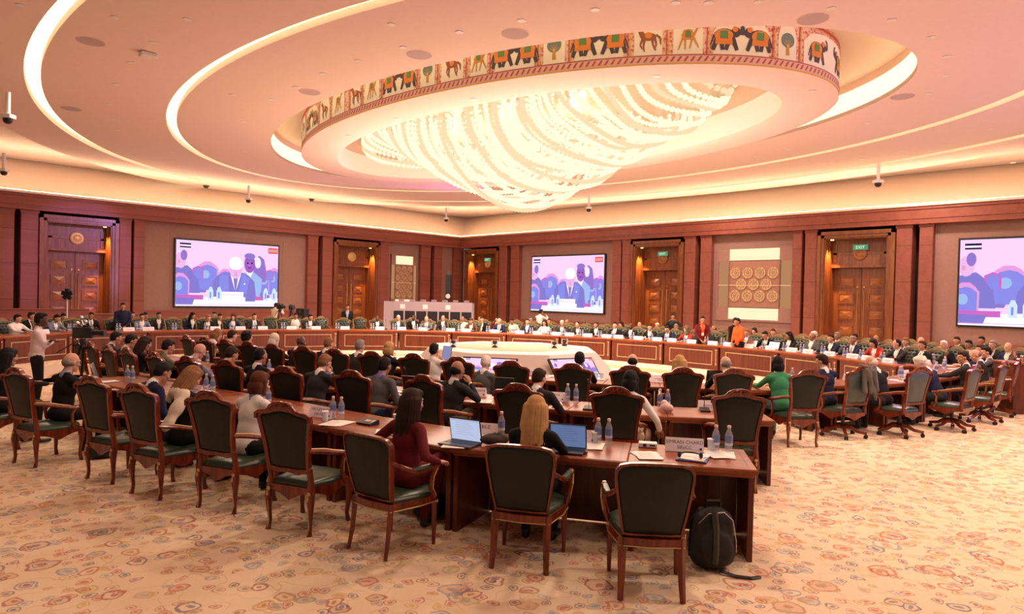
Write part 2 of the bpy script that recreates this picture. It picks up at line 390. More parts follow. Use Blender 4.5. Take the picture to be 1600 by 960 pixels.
for k in range(int(L_/.14)): # woven border marks
    u = k*.14; fz.add([drum(u, .06, .012), drum(u+.05, .06, .012), drum(u+.12, .165, .012), drum(u+.07, .165, .012)], [(0, 1, 2, 3)], 2)
def fpoly(u0, pts, mi, off, sc=1):
    fz.add([drum(u0+x*sc, z, off) for x, z in pts], [tuple(range(len(pts)))], mi)
def disc(cx, cz_, rx, rz, n=14): return [(cx+rx*math.cos(2*PI*k/n), cz_+rz*math.sin(2*PI*k/n)) for k in range(n)]
def stroke(a, b, w0, w1):
    dx, dz = b[0]-a[0], b[1]-a[1]; l = math.hypot(dx, dz); px, pz = -dz/l, dx/l
    return [(a[0]+px*w0, a[1]+pz*w0), (a[0]-px*w0, a[1]-pz*w0), (b[0]-px*w1, b[1]-pz*w1), (b[0]+px*w1, b[1]+pz*w1)]
def elephant(u, d):           # d=+1 looks towards +u
    F = lambda pts, mi, o: fpoly(u, [(x*d, z) for x, z in pts], mi, o)
    F(disc(0, .60, .235, .155), 3, .016); F(disc(.24, .68, .10, .11), 3, .016)
    for x0, x1 in ((-.16, -.24), (-.08, -.04), (.10, .03), (.17, .27)): F(stroke((x0, .55), (x1, .30), .055, .04), 3, .016)
    F(stroke((.30, .68), (.40, .66), .05, .035), 3, .018); F(stroke((.40, .66), (.40, .80), .035, .025), 3, .018); F(stroke((.40, .80), (.33, .86), .025, .018), 3, .018)
    F(stroke((-.22, .62), (-.30, .40), .02, .012), 3, .016)
    F(disc(-.02, .61, .20, .13), 4, .022); F([(-.19, .62), (.15, .62), (.17, .42), (-.20, .42)], 4, .022); F([(-.10, .70), (.06, .70), (.07, .54), (-.10, .54)], 5, .027)
    F(disc(.22, .74, .06, .06), 4, .022)
def horse(u, d):
    F = lambda pts, mi, o: fpoly(u, [(x*d, z) for x, z in pts], mi, o)
    F(disc(0, .60, .17, .085), 7, .016); F(stroke((.12, .62), (.20, .78), .06, .04), 7, .016); F(stroke((.18, .80), (.29, .74), .045, .025), 7, .018)
    for a, b, c in (((-.13, .58), (-.17, .44), (-.13, .32)), ((-.08, .56), (-.10, .42), (-.16, .30)), ((.12, .56), (.17, .44), (.12, .34)), ((.08, .55), (.10, .40), (.08, .29))):
        F(stroke(a, b, .03, .018), 7, .016); F(stroke(b, c, .018, .014), 7, .016)
    F(stroke((-.16, .64), (-.25, .56), .02, .03), 7, .016); F(stroke((-.25, .56), (-.26, .42), .03, .01), 7, .016); F(disc(0, .63, .075, .07), 4, .022)
def camel(u, d):
    F = lambda pts, mi, o: fpoly(u, [(x*d, z) for x, z in pts], mi, o)
    F(disc(0, .60, .14, .085), 8, .016); F(disc(0, .68, .06, .06), 8, .016); F(stroke((.11, .60), (.19, .76), .03, .022), 8, .016); F(stroke((.17, .79), (.26, .77), .028, .018), 8, .018)
    for a, b in (((-.10, .58), (-.20, .30)), ((-.06, .56), (-.06, .30)), ((.09, .56), (.03, .32)), ((.11, .56), (.22, .34))): F(stroke(a, b, .024, .014), 8, .016)
    F([(-.10, .72), (.09, .72), (.11, .52), (-.12, .52)], 4, .022); F([(-.06, .70), (.05, .70), (.06, .56), (-.06, .56)], 5, .027)
def tree(u, d):
    fpoly(u, disc(0, .62, .17, .16, 18), 6, .016); fpoly(u, stroke((0, .5), (0, .30), .03, .045), 8, .018)
    for a in range(5): fpoly(u, stroke((0, .48), (.13*math.cos(.5+a*.53), .50+.14*math.sin(.5+a*.53)), .008, .004), 9, .022)
seq = [('p', 470, 498), ('t', 498, 514), ('p', 514, 545), ('h', 545, 566), ('c', 566, 597), ('p', 597, 652), ('t', 652, 684), ('h', 684, 727), ('c', 727, 764), ('p', 764, 841), ('t', 841, 890), ('p', 890, 984), ('h', 984, 1045), ('c', 1045, 1103), ('p', 1103, 1209), ('t', 1209, 1250), ('p', 1250, 1312)]
pan = [(k, upx(a), upx(b)) for k, a, b in seq]
wp, ws = 1.75, 1.05
u = pan[-1][2]
for k in 'hctpthcptphcptphctp': w = wp if k == 'p' else ws; pan.append((k, u, u+w)); u += w
u = pan[0][1]
for k in 'chpthcptphc': w = wp if k == 'p' else ws; pan.insert(0, (k, u-w, u)); u -= w
for k, u0, u1 in pan:
    c, hw = (u0+u1)/2, (u1-u0)/2
    if hw < .2: continue
    A = .11; pts = [(-hw+A, .21), (hw-A, .21), (hw-A, .72)]
    for q in range(9): a = q/8*PI; pts.append(((hw-A)*math.cos(a)*(1 if k != 'p' else 1), .72+.24*math.sin(a)**(.6)))
    pts.append((-hw+A, .72)); cx_ = []
    # split the arch into vertical slices so it follows the drum
    ns = 10
    for q in range(ns):
        x0 = -hw+A+(2*hw-2*A)*q/ns; x1 = -hw+A+(2*hw-2*A)*(q+1)/ns; g = lambda x: .70+.26*(max(0, 1-(abs(x)/(hw-A))**3))**.5
        fpoly(c, [(x0, .21), (x1, .21), (x1, g(x1)), (x0, g(x0))], 1, .008)
    strip(u0-.035, u0-.012, .2, 1.0, .010, 2); strip(u0+.012, u0+.035, .2, 1.0, .010, 9)
    if k == 'p': elephant(c-.42*hw/.8, 1); elephant(c+.42*hw/.8, -1)
    elif k == 'h': horse(c, -1 if True else 1)
    elif k == 'c': camel(c, 1)
    else: tree(c, 1)
fr = fz.build('frieze', PM); tag(fr, 'painted frieze band of caparisoned elephant pairs, horses, camels and trees around the ceiling drum', 'frieze')

# ------------------------------------------------------------------ chandelier
ch = empty('chandelier', (16, 16, 7.9)); tag(ch, 'huge oval crystal chandelier of draped glowing bead strands', 'chandelier')
mb = MB(); mb.loft([[(3.6*math.cos(2*PI*k/64), 8.0*math.sin(2*PI*k/64), z) for k in range(64)] for z in (-.02, .04)], True, True); mb.build('ceiling_plate', plain('chandelier plate', (.50, .36, .24), .3, .4), ch)
bead = emis('glowing crystal bead', (1.0, .85, .56), 1.5); bead2 = emis('pale crystal bead', (1.0, .76, .46), 1.12)
ico_v, ico_f = [], []
bm = bmesh.new(); bmesh.ops.create_icosphere(bm, subdivisions=1, radius=1); bm.verts.ensure_lookup_table()
ico_v = [tuple(v.co) for v in bm.verts]; ico_f = [tuple(v.index for v in f.verts) for f in bm.faces]; bm.free()
NS = 44
for i in range(NS):
    t = -1+2*(i+.5)/NS; y = t*7.6
    prof = max(0, 1-abs(t)**2.2)
    hw = 3.3*(1-t*t)**.5; depth = .34+2.05*max(0, 1-abs(t)*(1.75 if t > 0 else 1.15))**1.1+.38*prof
    mb = MB()
    for lay in range(1 if abs(t) > .66 else 2 if abs(t) > .5 else 4):
        w = hw*(1-.20*lay); dd = depth*(1-.24*lay)+(.10*math.sin(i*1.3+lay)); q = max(8, int(PI*math.sqrt((w*w+dd*dd)/2)/.150))
        for k in range(q+1):
            a = PI*k/q; x = w*math.cos(a); z = -dd*abs(math.sin(a))**.8-.04; r = (.084 if lay == 0 else .072)
            mb.add([(v[0]*r+x, v[1]*r+y+(.0 if lay % 2 else .09)+.12*math.sin(3*a+i*.5), v[2]*r+z) for v in ico_v], ico_f, 0 if (lay+i) % 3 else 1)
    tag(mb.build('bead_garland', [bead, bead2], ch, True), kind='stuff')

# ------------------------------------------------------------------ cornice, cove and walls
YW, XW = 34.0, 29.07
s = MB()
s.add([(-12, YW, 5.30), (XW, YW, 5.30), (XW, YW, 5.97), (-12, YW, 5.97), (-12, YW-.12, 5.97), (XW-.12, YW-.12, 5.97), (-12, YW-.12, 6.06), (XW-.12, YW-.12, 6.06), (-12, YW+.9, 6.06), (XW+.9, YW+.9, 6.06), (-12, YW+1.2, 5.30), (XW, YW+1.2, 5.30)],
      [(0, 1, 2, 3), (0, 10, 11, 1)], 0)
s.add([(-12, YW, 5.97), (XW, YW, 5.97), (XW-.12, YW-.12, 5.97), (-12, YW-.12, 5.97), (-12, YW-.12, 6.06), (XW-.12, YW-.12, 6.06), (XW+.9, YW+.9, 6.06), (-12, YW+.9, 6.06)], [(0, 1, 2, 3), (3, 2, 5, 4), (4, 5, 6, 7)], 1)
s.box2((-12, YW-.07, 5.30), (XW-.05, YW, 5.37)); s.box2((-12, YW-.05, 5.86), (XW-.05, YW, 5.97)); s.box2((-12, YW-.03, 5.50), (XW-.03, YW, 5.54))
struct(s, 'trim_1', [M['corn'], M['cove']])
s = MB()
s.add([(XW, -12, 5.30), (XW, YW, 5.30), (XW, YW, 5.97), (XW, -12, 5.97), (XW+1.2, -12, 5.3), (XW+1.2, YW, 5.3)], [(0, 1, 2, 3), (0, 4, 5, 1)], 0)
s.add([(XW, -12, 5.97), (XW, YW, 5.97), (XW-.12, YW-.12, 5.97), (XW-.12, -12, 5.97), (XW-.12, -12, 6.06), (XW-.12, YW-.12, 6.06), (XW+.9, YW+.9, 6.06), (XW+.9, -12, 6.06)], [(0, 1, 2, 3), (3, 2, 5, 4), (4, 5, 6, 7)], 1)
s.box2((XW-.07, -12, 5.30), (XW, YW-.05, 5.37)); s.box2((XW-.05, -12, 5.86), (XW, YW-.05, 5.97)); s.box2((XW-.03, -12, 5.50), (XW, YW-.03, 5.54))
struct(s, 'trim_2', [M['corn'], M['cove']])
# cove surfaces curving out and up to the ceiling
s = MB(); prof = [(.6, 6.06), (1.1, 6.25), (1.9, 6.75), (2.7, 7.35), (3.3, 7.7), (3.6, 7.85)]
s.loft([[(-12, YW+a, z), (XW+a, YW+a, z)] for a, z in prof], False, False); s.loft([[(XW+a, -12, z), (XW+a, YW+a, z)] for a, z in prof], False, False)
struct(s, 'ceiling', M['cove'], True)
s = MB(); s.box2((-12, YW+.12, 6.07), (XW+.1, YW+.30, 6.10)); tag(s.build('cove_light', emis('ledge led strip', (1.0, .72, .46), 26.0, True)), 'warm light strip hidden on the ledge above the left wall', 'light')
s = MB(); s.box2((XW+.12, -12, 6.07), (XW+.30, YW+.05, 6.10)); tag(s.build('cove_light', MATS['ledge led strip']), 'warm light strip hidden on the ledge above the right wall', 'light')

TR = [3]
def tname(): TR[0] += 1; return 'trim_%d' % (TR[0]-1)
WT = 5.30
# wall frame of reference: left wall local x = world X, depth + = world +Y ; right wall local x = -world Y
def LW(): return T(0, YW, 0)
def RW(): return T(XW, 0, 0) @ RZ(-PI/2)        # local x -> -Y, local y -> +X
def lx(px): return onY(px, YW+.1)
def rx(px): return -onX(px, XW+.1)
class Wall:
    pass
def pilaster(Mw, x0, x1):
    s = MB(); s.M = Mw; s.box2((x0, .08, 0), (x1, .7, WT), 0, .02); s.box2((x0-.03, .04, 0), (x1+.03, .1, .35)); s.box2((x0-.02, .06, WT-.12), (x1+.02, .1, WT))
    for z in (1.6, 3.1, 4.5): s.box2((x0, .078, z), (x1, .082, z+.012), 1)
    struct(s, tname(), [M['pil'], M['gap']])
def wallpanel(Mw, x0, x1, z0=0, z1=WT, y=.35, mat='panel', name=None, side='left'):
    s = MB(); s.M = Mw; s.box2((x0, y, z0), (x1, y+.3, z1)); struct(s, name or 'wall_'+side, M[mat])
DN = [1]
def door(Mw, x0, x1, lightside, exit_=False, med='gold', ztop=None, violet=False):
    """double door set deep in a wooden portal"""
    nm = 'door_%d' % DN[0]; DN[0] += 1; zt = ztop or WT-.12
    r = empty(nm); r.matrix_world = Mw @ T((x0+x1)/2, 0, 0); tag(r, kind='structure')
    w = (x1-x0)/2; fw = .26; D = .95
    mb = MB()                                    # portal frame with stepped architrave and deep jambs
    for sx in (-1, 1):
        mb.box2((sx*w, .02, 0), (sx*(w-fw*.55), .2, zt)); mb.box2((sx*(w-fw*.5), .06, 0), (sx*(w-fw), .25, zt-fw*.5)); mb.box2((sx*(w-fw), .1, 0), (sx*(w-fw-.05), D, zt-fw))
        mb.box2((sx*(w-fw-.05), .45, 0), (sx*(w-fw-.12), D, zt-fw))
    mb.box2((-w, .02, zt-fw*.55), (w, .2, zt)); mb.box2((-w+fw*.5, .06, zt-fw), (w-fw*.5, .25, zt-fw*.5)); mb.box2((-w+fw, .1, zt-fw-.05), (w-fw, D, zt-fw))
    mb.build('door_frame', M['door'], r)
    hw = w-fw-.05; zl = 3.72
    mb = MB(); mb.box2((-hw, D-.25, zl), (hw, D+.1, zt-fw-.05))
    mb.box2((-hw, D-.32, zl), (hw, D-.25, zl+.10)); mb.box2((-hw+.12, D-.28, zl+.22), (-hw+.26, D-.25, zt-fw-.25)); mb.box2((hw-.26, D-.28, zl+.22), (hw-.12, D-.25, zt-fw-.25)); mb.box2((-hw+.12, D-.28, (zl+zt-fw)/2-.06), (hw-.12, D-.25, (zl+zt-fw)/2+.02))
    mb.build('transom_panel', M['door'], r)
    mb = MB(); mb.M = T(0, D-.28, (zl+zt-fw)/2-.02) @ RX(PI/2); mb.lathe([(.27, 0), (.27, .03), (.22, .05), (.17, .05), (.15, .03), (.10, .055), (0.001, .06)], 24); mb.build('medallion', M['goldpaint'] if med == 'gold' else M['doorp'], r, True)
    for sx in (-1, 1):
        mb = MB(); a, b = (0.01, hw) if sx > 0 else (-hw, -.01)
        mb.box2((a, D, 0), (b, D+.08, zl)); L = mb.build('door_leaf', M['door'], r)
        pw = (b-a); q = 5
        for k in range(q):
            z = .25+k*(zl-.4)/q; mb = MB(); h = (zl-.4)/q*.66; cxx = (a+b)/2; ww = pw*.27
            o = [(cxx-ww, z), (cxx+ww, z), (cxx+ww, z+h), (cxx-ww, z+h)]; i_ = [(cxx-ww+.05, z+.05), (cxx+ww-.05, z+.05), (cxx+ww-.05, z+h-.05), (cxx-ww+.05, z+h-.05)]
            mb.ringprism(o, i_, D-.03, D, 0)
            mb.add([(cxx-ww+.06, D-.005, z+.06), (cxx+ww-.06, D-.005, z+.06), (cxx+ww-.06, D-.005, z+h-.06), (cxx-ww+.06, D-.005, z+h-.06), (cxx, D-.05, z+h/2)], [(0, 1, 4), (1, 2, 4), (2, 3, 4), (3, 0, 4)], 1)
            mb.build('raised_panel', [M['door'], M['doorp']], L)
        mb = MB(); hx = sx*.13; mb.tube([(hx, D-.06, 2.75), (hx, D-.06, 1.0)], .016, 8); mb.box2((hx-.02, D-.06, 2.9), (hx+.02, D, 2.96)); mb.box2((hx-.02, D-.06, .95), (hx+.02, D, 1.0)); mb.build('handle', M['gold'], L)
    # downlight in the portal head
    mb = MB(); lxp = lightside*(hw-.18); mb.M = T(lxp, .33, zt-fw-.08); mb.lathe([(.07, 0), (.07, .03)], 12); mb.build('downlight', emis('portal lamp', (1, .65, .25), 4), r)
    p = (Mw @ T((x0+x1)/2, 0, 0)) @ Vector((lxp, .30, zt-fw-.12)); q = (Mw @ T((x0+x1)/2, 0, 0)) @ Vector((lxp+lightside*.16, .42, 0))
    light('SPOT', p, 1500, (1.0, .46, .12), .04, aim=q, spot=.80, name='portal_lamp_beam')
    if exit_:
        e = empty('exit_sign'); e.matrix_world = Mw @ T((x0+x1)/2+.05, D-.38, zt-fw-.38)
        mb = MB(); mb.box((0, 0, 0), (.56, .06, .22), 0, .01); mb.build('housing', emis('exit green', (.16, .42, .20), .8), e)
        textobj('EXIT', .17, emis('exit lettering', (.85, 1, .8), 1.2), e, T(0, -.035, -.06) @ UP)
        return r, e
    return r, None
# left wall, from the left edge of the view to the corner
pilaster(LW(), -12, lx(21)); pilaster(LW(), lx(31), lx(59))
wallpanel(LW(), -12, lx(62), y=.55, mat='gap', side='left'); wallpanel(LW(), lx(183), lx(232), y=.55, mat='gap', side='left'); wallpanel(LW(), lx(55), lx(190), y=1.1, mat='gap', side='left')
door(LW(), lx(60), lx(184), 1)
pilaster(LW(), lx(185), lx(204)); pilaster(LW(), lx(208), lx(225))
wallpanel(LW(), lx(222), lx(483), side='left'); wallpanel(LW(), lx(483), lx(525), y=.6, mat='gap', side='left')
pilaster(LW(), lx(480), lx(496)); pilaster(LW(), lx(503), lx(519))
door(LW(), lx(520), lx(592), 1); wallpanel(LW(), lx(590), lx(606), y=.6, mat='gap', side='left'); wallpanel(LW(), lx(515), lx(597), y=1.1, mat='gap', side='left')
pilaster(LW(), lx(593), lx(607)); wallpanel(LW(), lx(605), lx(660), side='left'); wallpanel(LW(), lx(655), lx(695), y=.6, mat='gap', side='left')
pilaster(LW(), lx(657), lx(672)); pilaster(LW(), lx(678), lx(690)); wallpanel(LW(), lx(688), XW+.6, side='left')
pilaster(LW(), lx(709), lx(722))
s = MB(); s.M = LW(); s.box2((lx(222), .25, 0), (lx(480), .36, 1.15)); s.box2((lx(222), .22, 1.1), (lx(480), .36, 1.18)); struct(s, 'baseboard_left', M['corn'])
# right wall, from the corner to the right edge
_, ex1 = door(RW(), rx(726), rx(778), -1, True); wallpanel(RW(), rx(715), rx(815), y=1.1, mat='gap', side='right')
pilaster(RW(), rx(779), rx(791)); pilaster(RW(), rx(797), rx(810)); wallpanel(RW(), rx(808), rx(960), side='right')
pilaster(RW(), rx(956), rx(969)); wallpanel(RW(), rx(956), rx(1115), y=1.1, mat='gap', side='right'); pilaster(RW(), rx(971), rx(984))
_, ex2 = door(RW(), rx(985), rx(1067), -1, True, med='wood')
pilaster(RW(), rx(1068), rx(1085)); pilaster(RW(), rx(1093), rx(1110)); wallpanel(RW(), rx(1108), rx(1240), side='right')
pilaster(RW(), rx(1237), rx(1251)); pilaster(RW(), rx(1256), rx(1275)); wallpanel(RW(), rx(1237), rx(1460), y=1.1, mat='gap', side='right')
_, ex3 = door(RW(), rx(1276), rx(1397), -1, True, med='wood')
pilaster(RW(), rx(1398), rx(1423)); pilaster(RW(), rx(1434), rx(1456)); wallpanel(RW(), rx(1453), 12, side='right')
s = MB(); s.M = RW(); s.box2((rx(808), .28, 0), (rx(956), .36, .9)); s.box2((rx(1110), .28, 0), (rx(1237), .36, .9)); s.box2((rx(1456), .28, 0), (12, .36, .9)); struct(s, 'baseboard_right', M['corn'])
for e, lab in ((ex1, 'small green EXIT sign over the dark doorway next to the room corner'), (ex2, 'small green EXIT sign over the doorway just right of the middle video wall'), (ex3, 'small green EXIT sign over the large doorway near the right video wall')): tag(e, lab, 'sign')

# ------------------------------------------------------------------ video walls
def D_(cx, cz, rx_, rz_, n=18): return disc(cx, cz, rx_, rz_, n)
VM = {}
def V(name, c, s=1.0):
    if name not in VM: VM[name] = emis('video '+name, c, 1.2)
    return VM[name]
vcols = [('bg', (.93, .64, .93)), ('white', (1, .93, 1)), ('blue', (.26, .26, .80)), ('navy', (.24, .20, .62)), ('skin', (.86, .48, .80)), ('dkskin', (.34, .12, .52)), ('pink', (.80, .34, .72)), ('teal', (.36, .50, .85)), ('black', (.02, .01, .05)), ('red', (.80, .06, .06)), ('pale', (.90, .80, 1)), ('magenta', (.62, .14, .55)), ('hair', (.30, .18, .60)), ('orange', (1, .55, .45)), ('cyan', (.62, .80, .95))]
vidx = {n: i for i, (n, c) in enumerate(vcols)}; vmats = [V(n, c) for n, c in vcols]
def video_mesh(mode=0):
    mb = MB(); L = [0]
    def P(pts, c): L[0] += 1; 
    def put(pts, c):
        L[0] += 1; pts = clip(pts)
        if len(pts) > 2: mb.poly2(pts, -.0006*L[0], vidx[c])
    def clip(pts):
        for ax, lim, sg in ((0, -.5, 1), (0, .5, -1), (1, -.5, 1), (1, .5, -1)):
            out = []
            for i in range(len(pts)):
                a, b = pts[i-1], pts[i]; ia, ib = (a[ax]-lim)*sg >= 0, (b[ax]-lim)*sg >= 0
                if ia != ib: t = (lim-a[ax])/(b[ax]-a[ax]); out.append((a[0]+(b[0]-a[0])*t, a[1]+(b[1]-a[1])*t))
                if ib: out.append(b)
            pts = out
            if not pts: break
        return pts
    R = lambda a, b, c, d: [(a, b), (c, b), (c, d), (a, d)]
    put(R(-.5, -.5, .5, .5), 'bg')
    def chair(x, z, w, h):
        put([(x-w, z-h), (x+w, z-h), (x+w*1.05, z+h*.5), (x+w*.7, z+h*.8), (x+w*.3, z+h), (x-w*.3, z+h), (x-w*.7, z+h*.8), (x-w*1.05, z+h*.5)], 'pink')
        put([(x-w*.85, z-h), (x+w*.85, z-h), (x+w*.88, z+h*.45), (x+w*.5, z+h*.68), (x, z+h*.78), (x-w*.5, z+h*.68), (x-w*.88, z+h*.45)], 'blue')
        put(D_(x-w*.2, z+h*.1, w*.4, h*.3), 'teal')
    chair(-.21, -.03, .10, .22); chair(-.04, -.08, .07, .17); chair(.37, -.10, .10, .20); chair(.46, -.06, .06, .20)
    put([(-.5, -.30), (-.28, -.30), (-.30, -.02), (-.40, .12), (-.5, .08)], 'navy'); put(D_(-.46, .19, .05, .12), 'skin'); put(D_(-.43, .27, .03, .08), 'hair'); chair(-.46, -.22, .08, .22)
    # woman with long hair and the man standing behind
    put([(.24, -.1), (.37, -.1), (.37, .12), (.35, .27), (.30, .33), (.26, .27), (.24, .1)], 'hair'); put(D_(.285, .21, .032, .09), 'pale')
    put([(.10, -.35), (.32, -.35), (.33, -.05), (.25, .05), (.20, .02), (.14, .05)], 'teal'); put([(.17, .05), (.23, .05), (.20, -.10)], 'white'); put(D_(.20, .19, .055, .15), 'dkskin'); put(D_(.20, .31, .055, .05), 'hair')
    for (x, z, w_, h_) in ((-.30, .02, .05, .10), (.41, .02, .04, .09)):
        put([(x-w_, z-h_), (x+w_, z-h_), (x+w_, z+h_*.6), (x, z+h_), (x-w_, z+h_*.6)], 'magenta'); put([(x-w_*.7, z-h_), (x+w_*.7, z-h_), (x+w_*.7, z+h_*.5), (x, z+h_*.75), (x-w_*.7, z+h_*.5)], 'blue')
    put(R(.165, .205, .235, .215), 'hair'); put(D_(.18, .20, .010, .012), 'black'); put(D_(.222, .20, .010, .012), 'black'); put(D_(.20, .165, .010, .022), 'magenta'); put(R(.183, .120, .217, .130), 'black')
    put(D_(-.475, .17, .012, .03), 'pink'); put([(-.42, .0), (-.36, .05), (-.30, -.1), (-.34, -.2)], 'navy')
    # seated speaker with white hair
    put([(-.17, -.35), (.27, -.35), (.25, -.10), (.19, .0), (.13, .04), (-.02, .04), (-.12, -.02), (-.16, -.12)], 'navy'); put([(-.10, -.3), (-.02, -.3), (-.01, .02), (-.1, -.03)], 'blue')
    put([(.0, .05), (.12, .05), (.06, -.28)], 'white'); put([(.035, -.02), (.085, -.02), (.065, -.26), (.055, -.26)], 'navy'); put(D_(.06, .10, .065, .16), 'skin'); put(D_(.06, .18, .07, .11), 'white'); put(R(.01, .07, .11, .082), 'pink'); put(D_(.06, .035, .014, .018), 'pink'); put(R(.045, -.005, .08, .004), 'magenta'); put([(-.10, -.12), (-.02, .02), (0, -.3), (-.07, -.3)], 'blue'); put([(.13, .02), (.20, -.05), (.17, -.3), (.09, -.28)], 'blue'); put(D_(.15, -.14, .008, .014), 'white'); put(R(-.5, -.5, .5, -.36), 'white')
    put(R(-.5, -.40, -.25, -.33), 'magenta'); put(R(.26, -.40, .36, -.34), 'magenta'); put([(-.5, -.48), (-.35, -.48), (-.33, -.38), (-.5, -.37)], 'navy')
    put([(-.36, -.29), (-.23, -.29), (-.22, -.25), (-.35, -.24)], 'navy'); put(R(.16, -.42, .26, -.35), 'navy'); put(R(-.12, -.40, .14, -.27), 'white'); put(R(-.10, -.33, .12, -.30), 'pale')
    for x in (-.18, -.10, .37, .46): put([(x-.025, -.40), (x+.025, -.40), (x+.025, -.26), (x+.01, -.20), (x-.01, -.20), (x-.025, -.26)], 'cyan'); put(R(x-.01, -.37, x+.004, -.28), 'blue')
    put(R(.31, -.34, .34, -.28), 'navy'); put(R(.38, -.36, .41, -.31), 'navy')
    put(R(-.5, -.475, .5, -.470), 'pink'); put(R(-.47, .43, -.37, .455), 'black'); put(R(-.47, .385, -.37, .405), 'black'); put(R(-.465, .41, -.375, .428), 'white')
    put(R(.39, .375, .49, .465), 'red')
    for q in range(4): put(R(.40+q*.022, .395, .413+q*.022, .445), 'orange')
    return mb
def screen(Mw, x0, x1, z0, z1, lab, niche=True):
    w, h = x1-x0, z1-z0; r = empty('video_wall'); r.matrix_world = Mw @ T((x0+x1)/2, .33, (z0+z1)/2); tag(r, lab, 'screen')
    mb = MB(); mb.box2((-w/2-.07, -.10, -h/2-.07), (w/2+.07, .02, h/2+.07), 0, .01); mb.build('bezel', M['black'], r)
    me = video_mesh(); o = me.build('picture', vmats, r); o.location = (0, -.105, 0); o.scale = (w, 1, h); return r
zs = (zonY(355, 479, YW), zonY(276, 373.5, YW))
screen(LW(), onY(274.5, YW+.23, 430), onY(434, YW+.23, 430), zs[0], zs[1], 'large video wall on the left wall showing a white-haired speaker')
zs = (zonX(890, 487.8, XW), zonX(890, 399.6, XW))
screen(RW(), -onX(831, XW+.23, 440), -onX(943.5, XW+.23, 440), zs[0], zs[1], 'middle video wall between the two doorways showing the seated speaker')
screen(RW(), -onX(1499, XW+.23, 440), -onX(1499, XW+.23, 440)+5.1, 1.55, 4.65, 'video wall cut by the right edge of the view')
# shallow reveal frames round the screens
for Mw, a, b in ((LW(), lx(268), lx(446)), (RW(), rx(822), rx(955))):
    s = MB(); s.M = Mw; z0, z1 = 1.35, 4.9; o_ = [(a-.02, z0-.02), (b+.02, z0-.02), (b+.02, z1), (a-.02, z1)]; i_ = [(a+.06, z0+.06), (b-.06, z0+.06), (b-.06, z1-.08), (a+.06, z1-.08)]
    s.ringprism(o_, i_, .335, .36); struct(s, tname(), M['panel'])

# ------------------------------------------------------------------ lattice wall panels with backlights
def lattice(Mw, x0, x1, lab, zs_, cols, rows):
    z0, z1 = zs_; w = x1-x0; h = z1-z0; r = empty('lattice_panel'); r.matrix_world = Mw @ T((x0+x1)/2, .29, (z0+z1)/2); tag(r, lab, 'wall panel')
    gx = w*.33; gz = h*.31
    mb = MB(); o_ = [(-w/2, -h/2), (w/2, -h/2), (w/2, h/2), (-w/2, h/2)]; i_ = [(x*.965, z*.965) for x, z in o_]; mb.ringprism(o_, i_, -.04, .05)
    for (a, b, c, d) in ((-w/2, -h/2, -gx, -gz), (gx, -h/2, w/2, -gz), (-w/2, gz, -gx, h/2), (gx, gz, w/2, h/2)): mb.box2((a, -.03, b), (c, .05, d))
    mb.build('surround', M['panel'], r)
    mb = MB(); mb.box2((-gx, -.005, gz+.04), (gx, .03, h/2-.08)); mb.build('top_lightbox', M['glow'], r)
    mb = MB(); mb.box2((-gx, -.005, -h/2+.08), (gx, .03, -gz-.04)); mb.build('bottom_lightbox', M['glow'], r)
    mg = emis('side glow', (.88, .42, .20), .62)
    for sx in (-1, 1): mb = MB(); mb.box2((sx*(gx+.06), -.005, -gz), (sx*(w/2-.08), .03, gz)); mb.build('side_lightbox', mg, r)
    mb = MB(); mb.box2((-gx, 0, -gz), (gx, .03, gz), 0)
    cr = gx/cols*.97
    for j in range(rows*2+1):
        for i in range(cols+1):
            cx_ = -gx+(i+(0.5 if j % 2 else 0))*2*gx/cols; cz_ = -gz+j*gz/rows
            if abs(cx_) > gx-cr*.4 or abs(cz_) > gz-cr*.4: continue
            mb.add([(cx_+x_*cr*.95, -.004, cz_+z_*cr*.95) for x_, z_ in D_(0, 0, 1, 1, 16)], [tuple(range(16))], 4)
            for (ra, rb) in ((cr, cr*.88), (cr*.62, cr*.52), (cr*.25, .01)):
                a = D_(cx_, cz_, ra, ra, 16); b = D_(cx_, cz_, rb, rb, 16); mb.ringprism(a, b, -.035, 0, 1)
            for q in range(8):
                t = q*PI/4; mb.M = T(cx_, -.012, cz_) @ RY(t); mb.box2((cr*.25, -.01, -.008), (cr*.9, .01, .008), 1); mb.M = I4
    mb.box2((-w/2+.08, -.04, -.06), (w/2-.08, -.03, -.045), 2); mb.box2((-gx-.03, -.06, -gz), (-gx, .03, gz), 3); mb.box2((gx, -.06, -gz), (gx+.03, .03, gz), 3)
    mb.build('lattice', [plain('lattice ground', (.36, .18, .13), .5), plain('lattice fretwork', (.40, .22, .15), .4), plain('lattice shelf line', (.85, .66, .42), .3, emit=(1, .7, .4), es=.4), M['panel'], plain('lattice backlit disc', (.5, .32, .15), .5, emit=(1, .60, .28), es=.28)], r)
lattice(RW(), rx(1117), rx(1236), 'gold fretwork lattice panel with lit boxes between the two right doorways', (zonX(1175, 503, XW), zonX(1175, 385, XW)), 4, 2)
lattice(LW(), lx(613), lx(654), 'narrow lit lattice panel beside the far left-wall doorway', (1.3, zonY(632, 398, YW)), 3, 4)
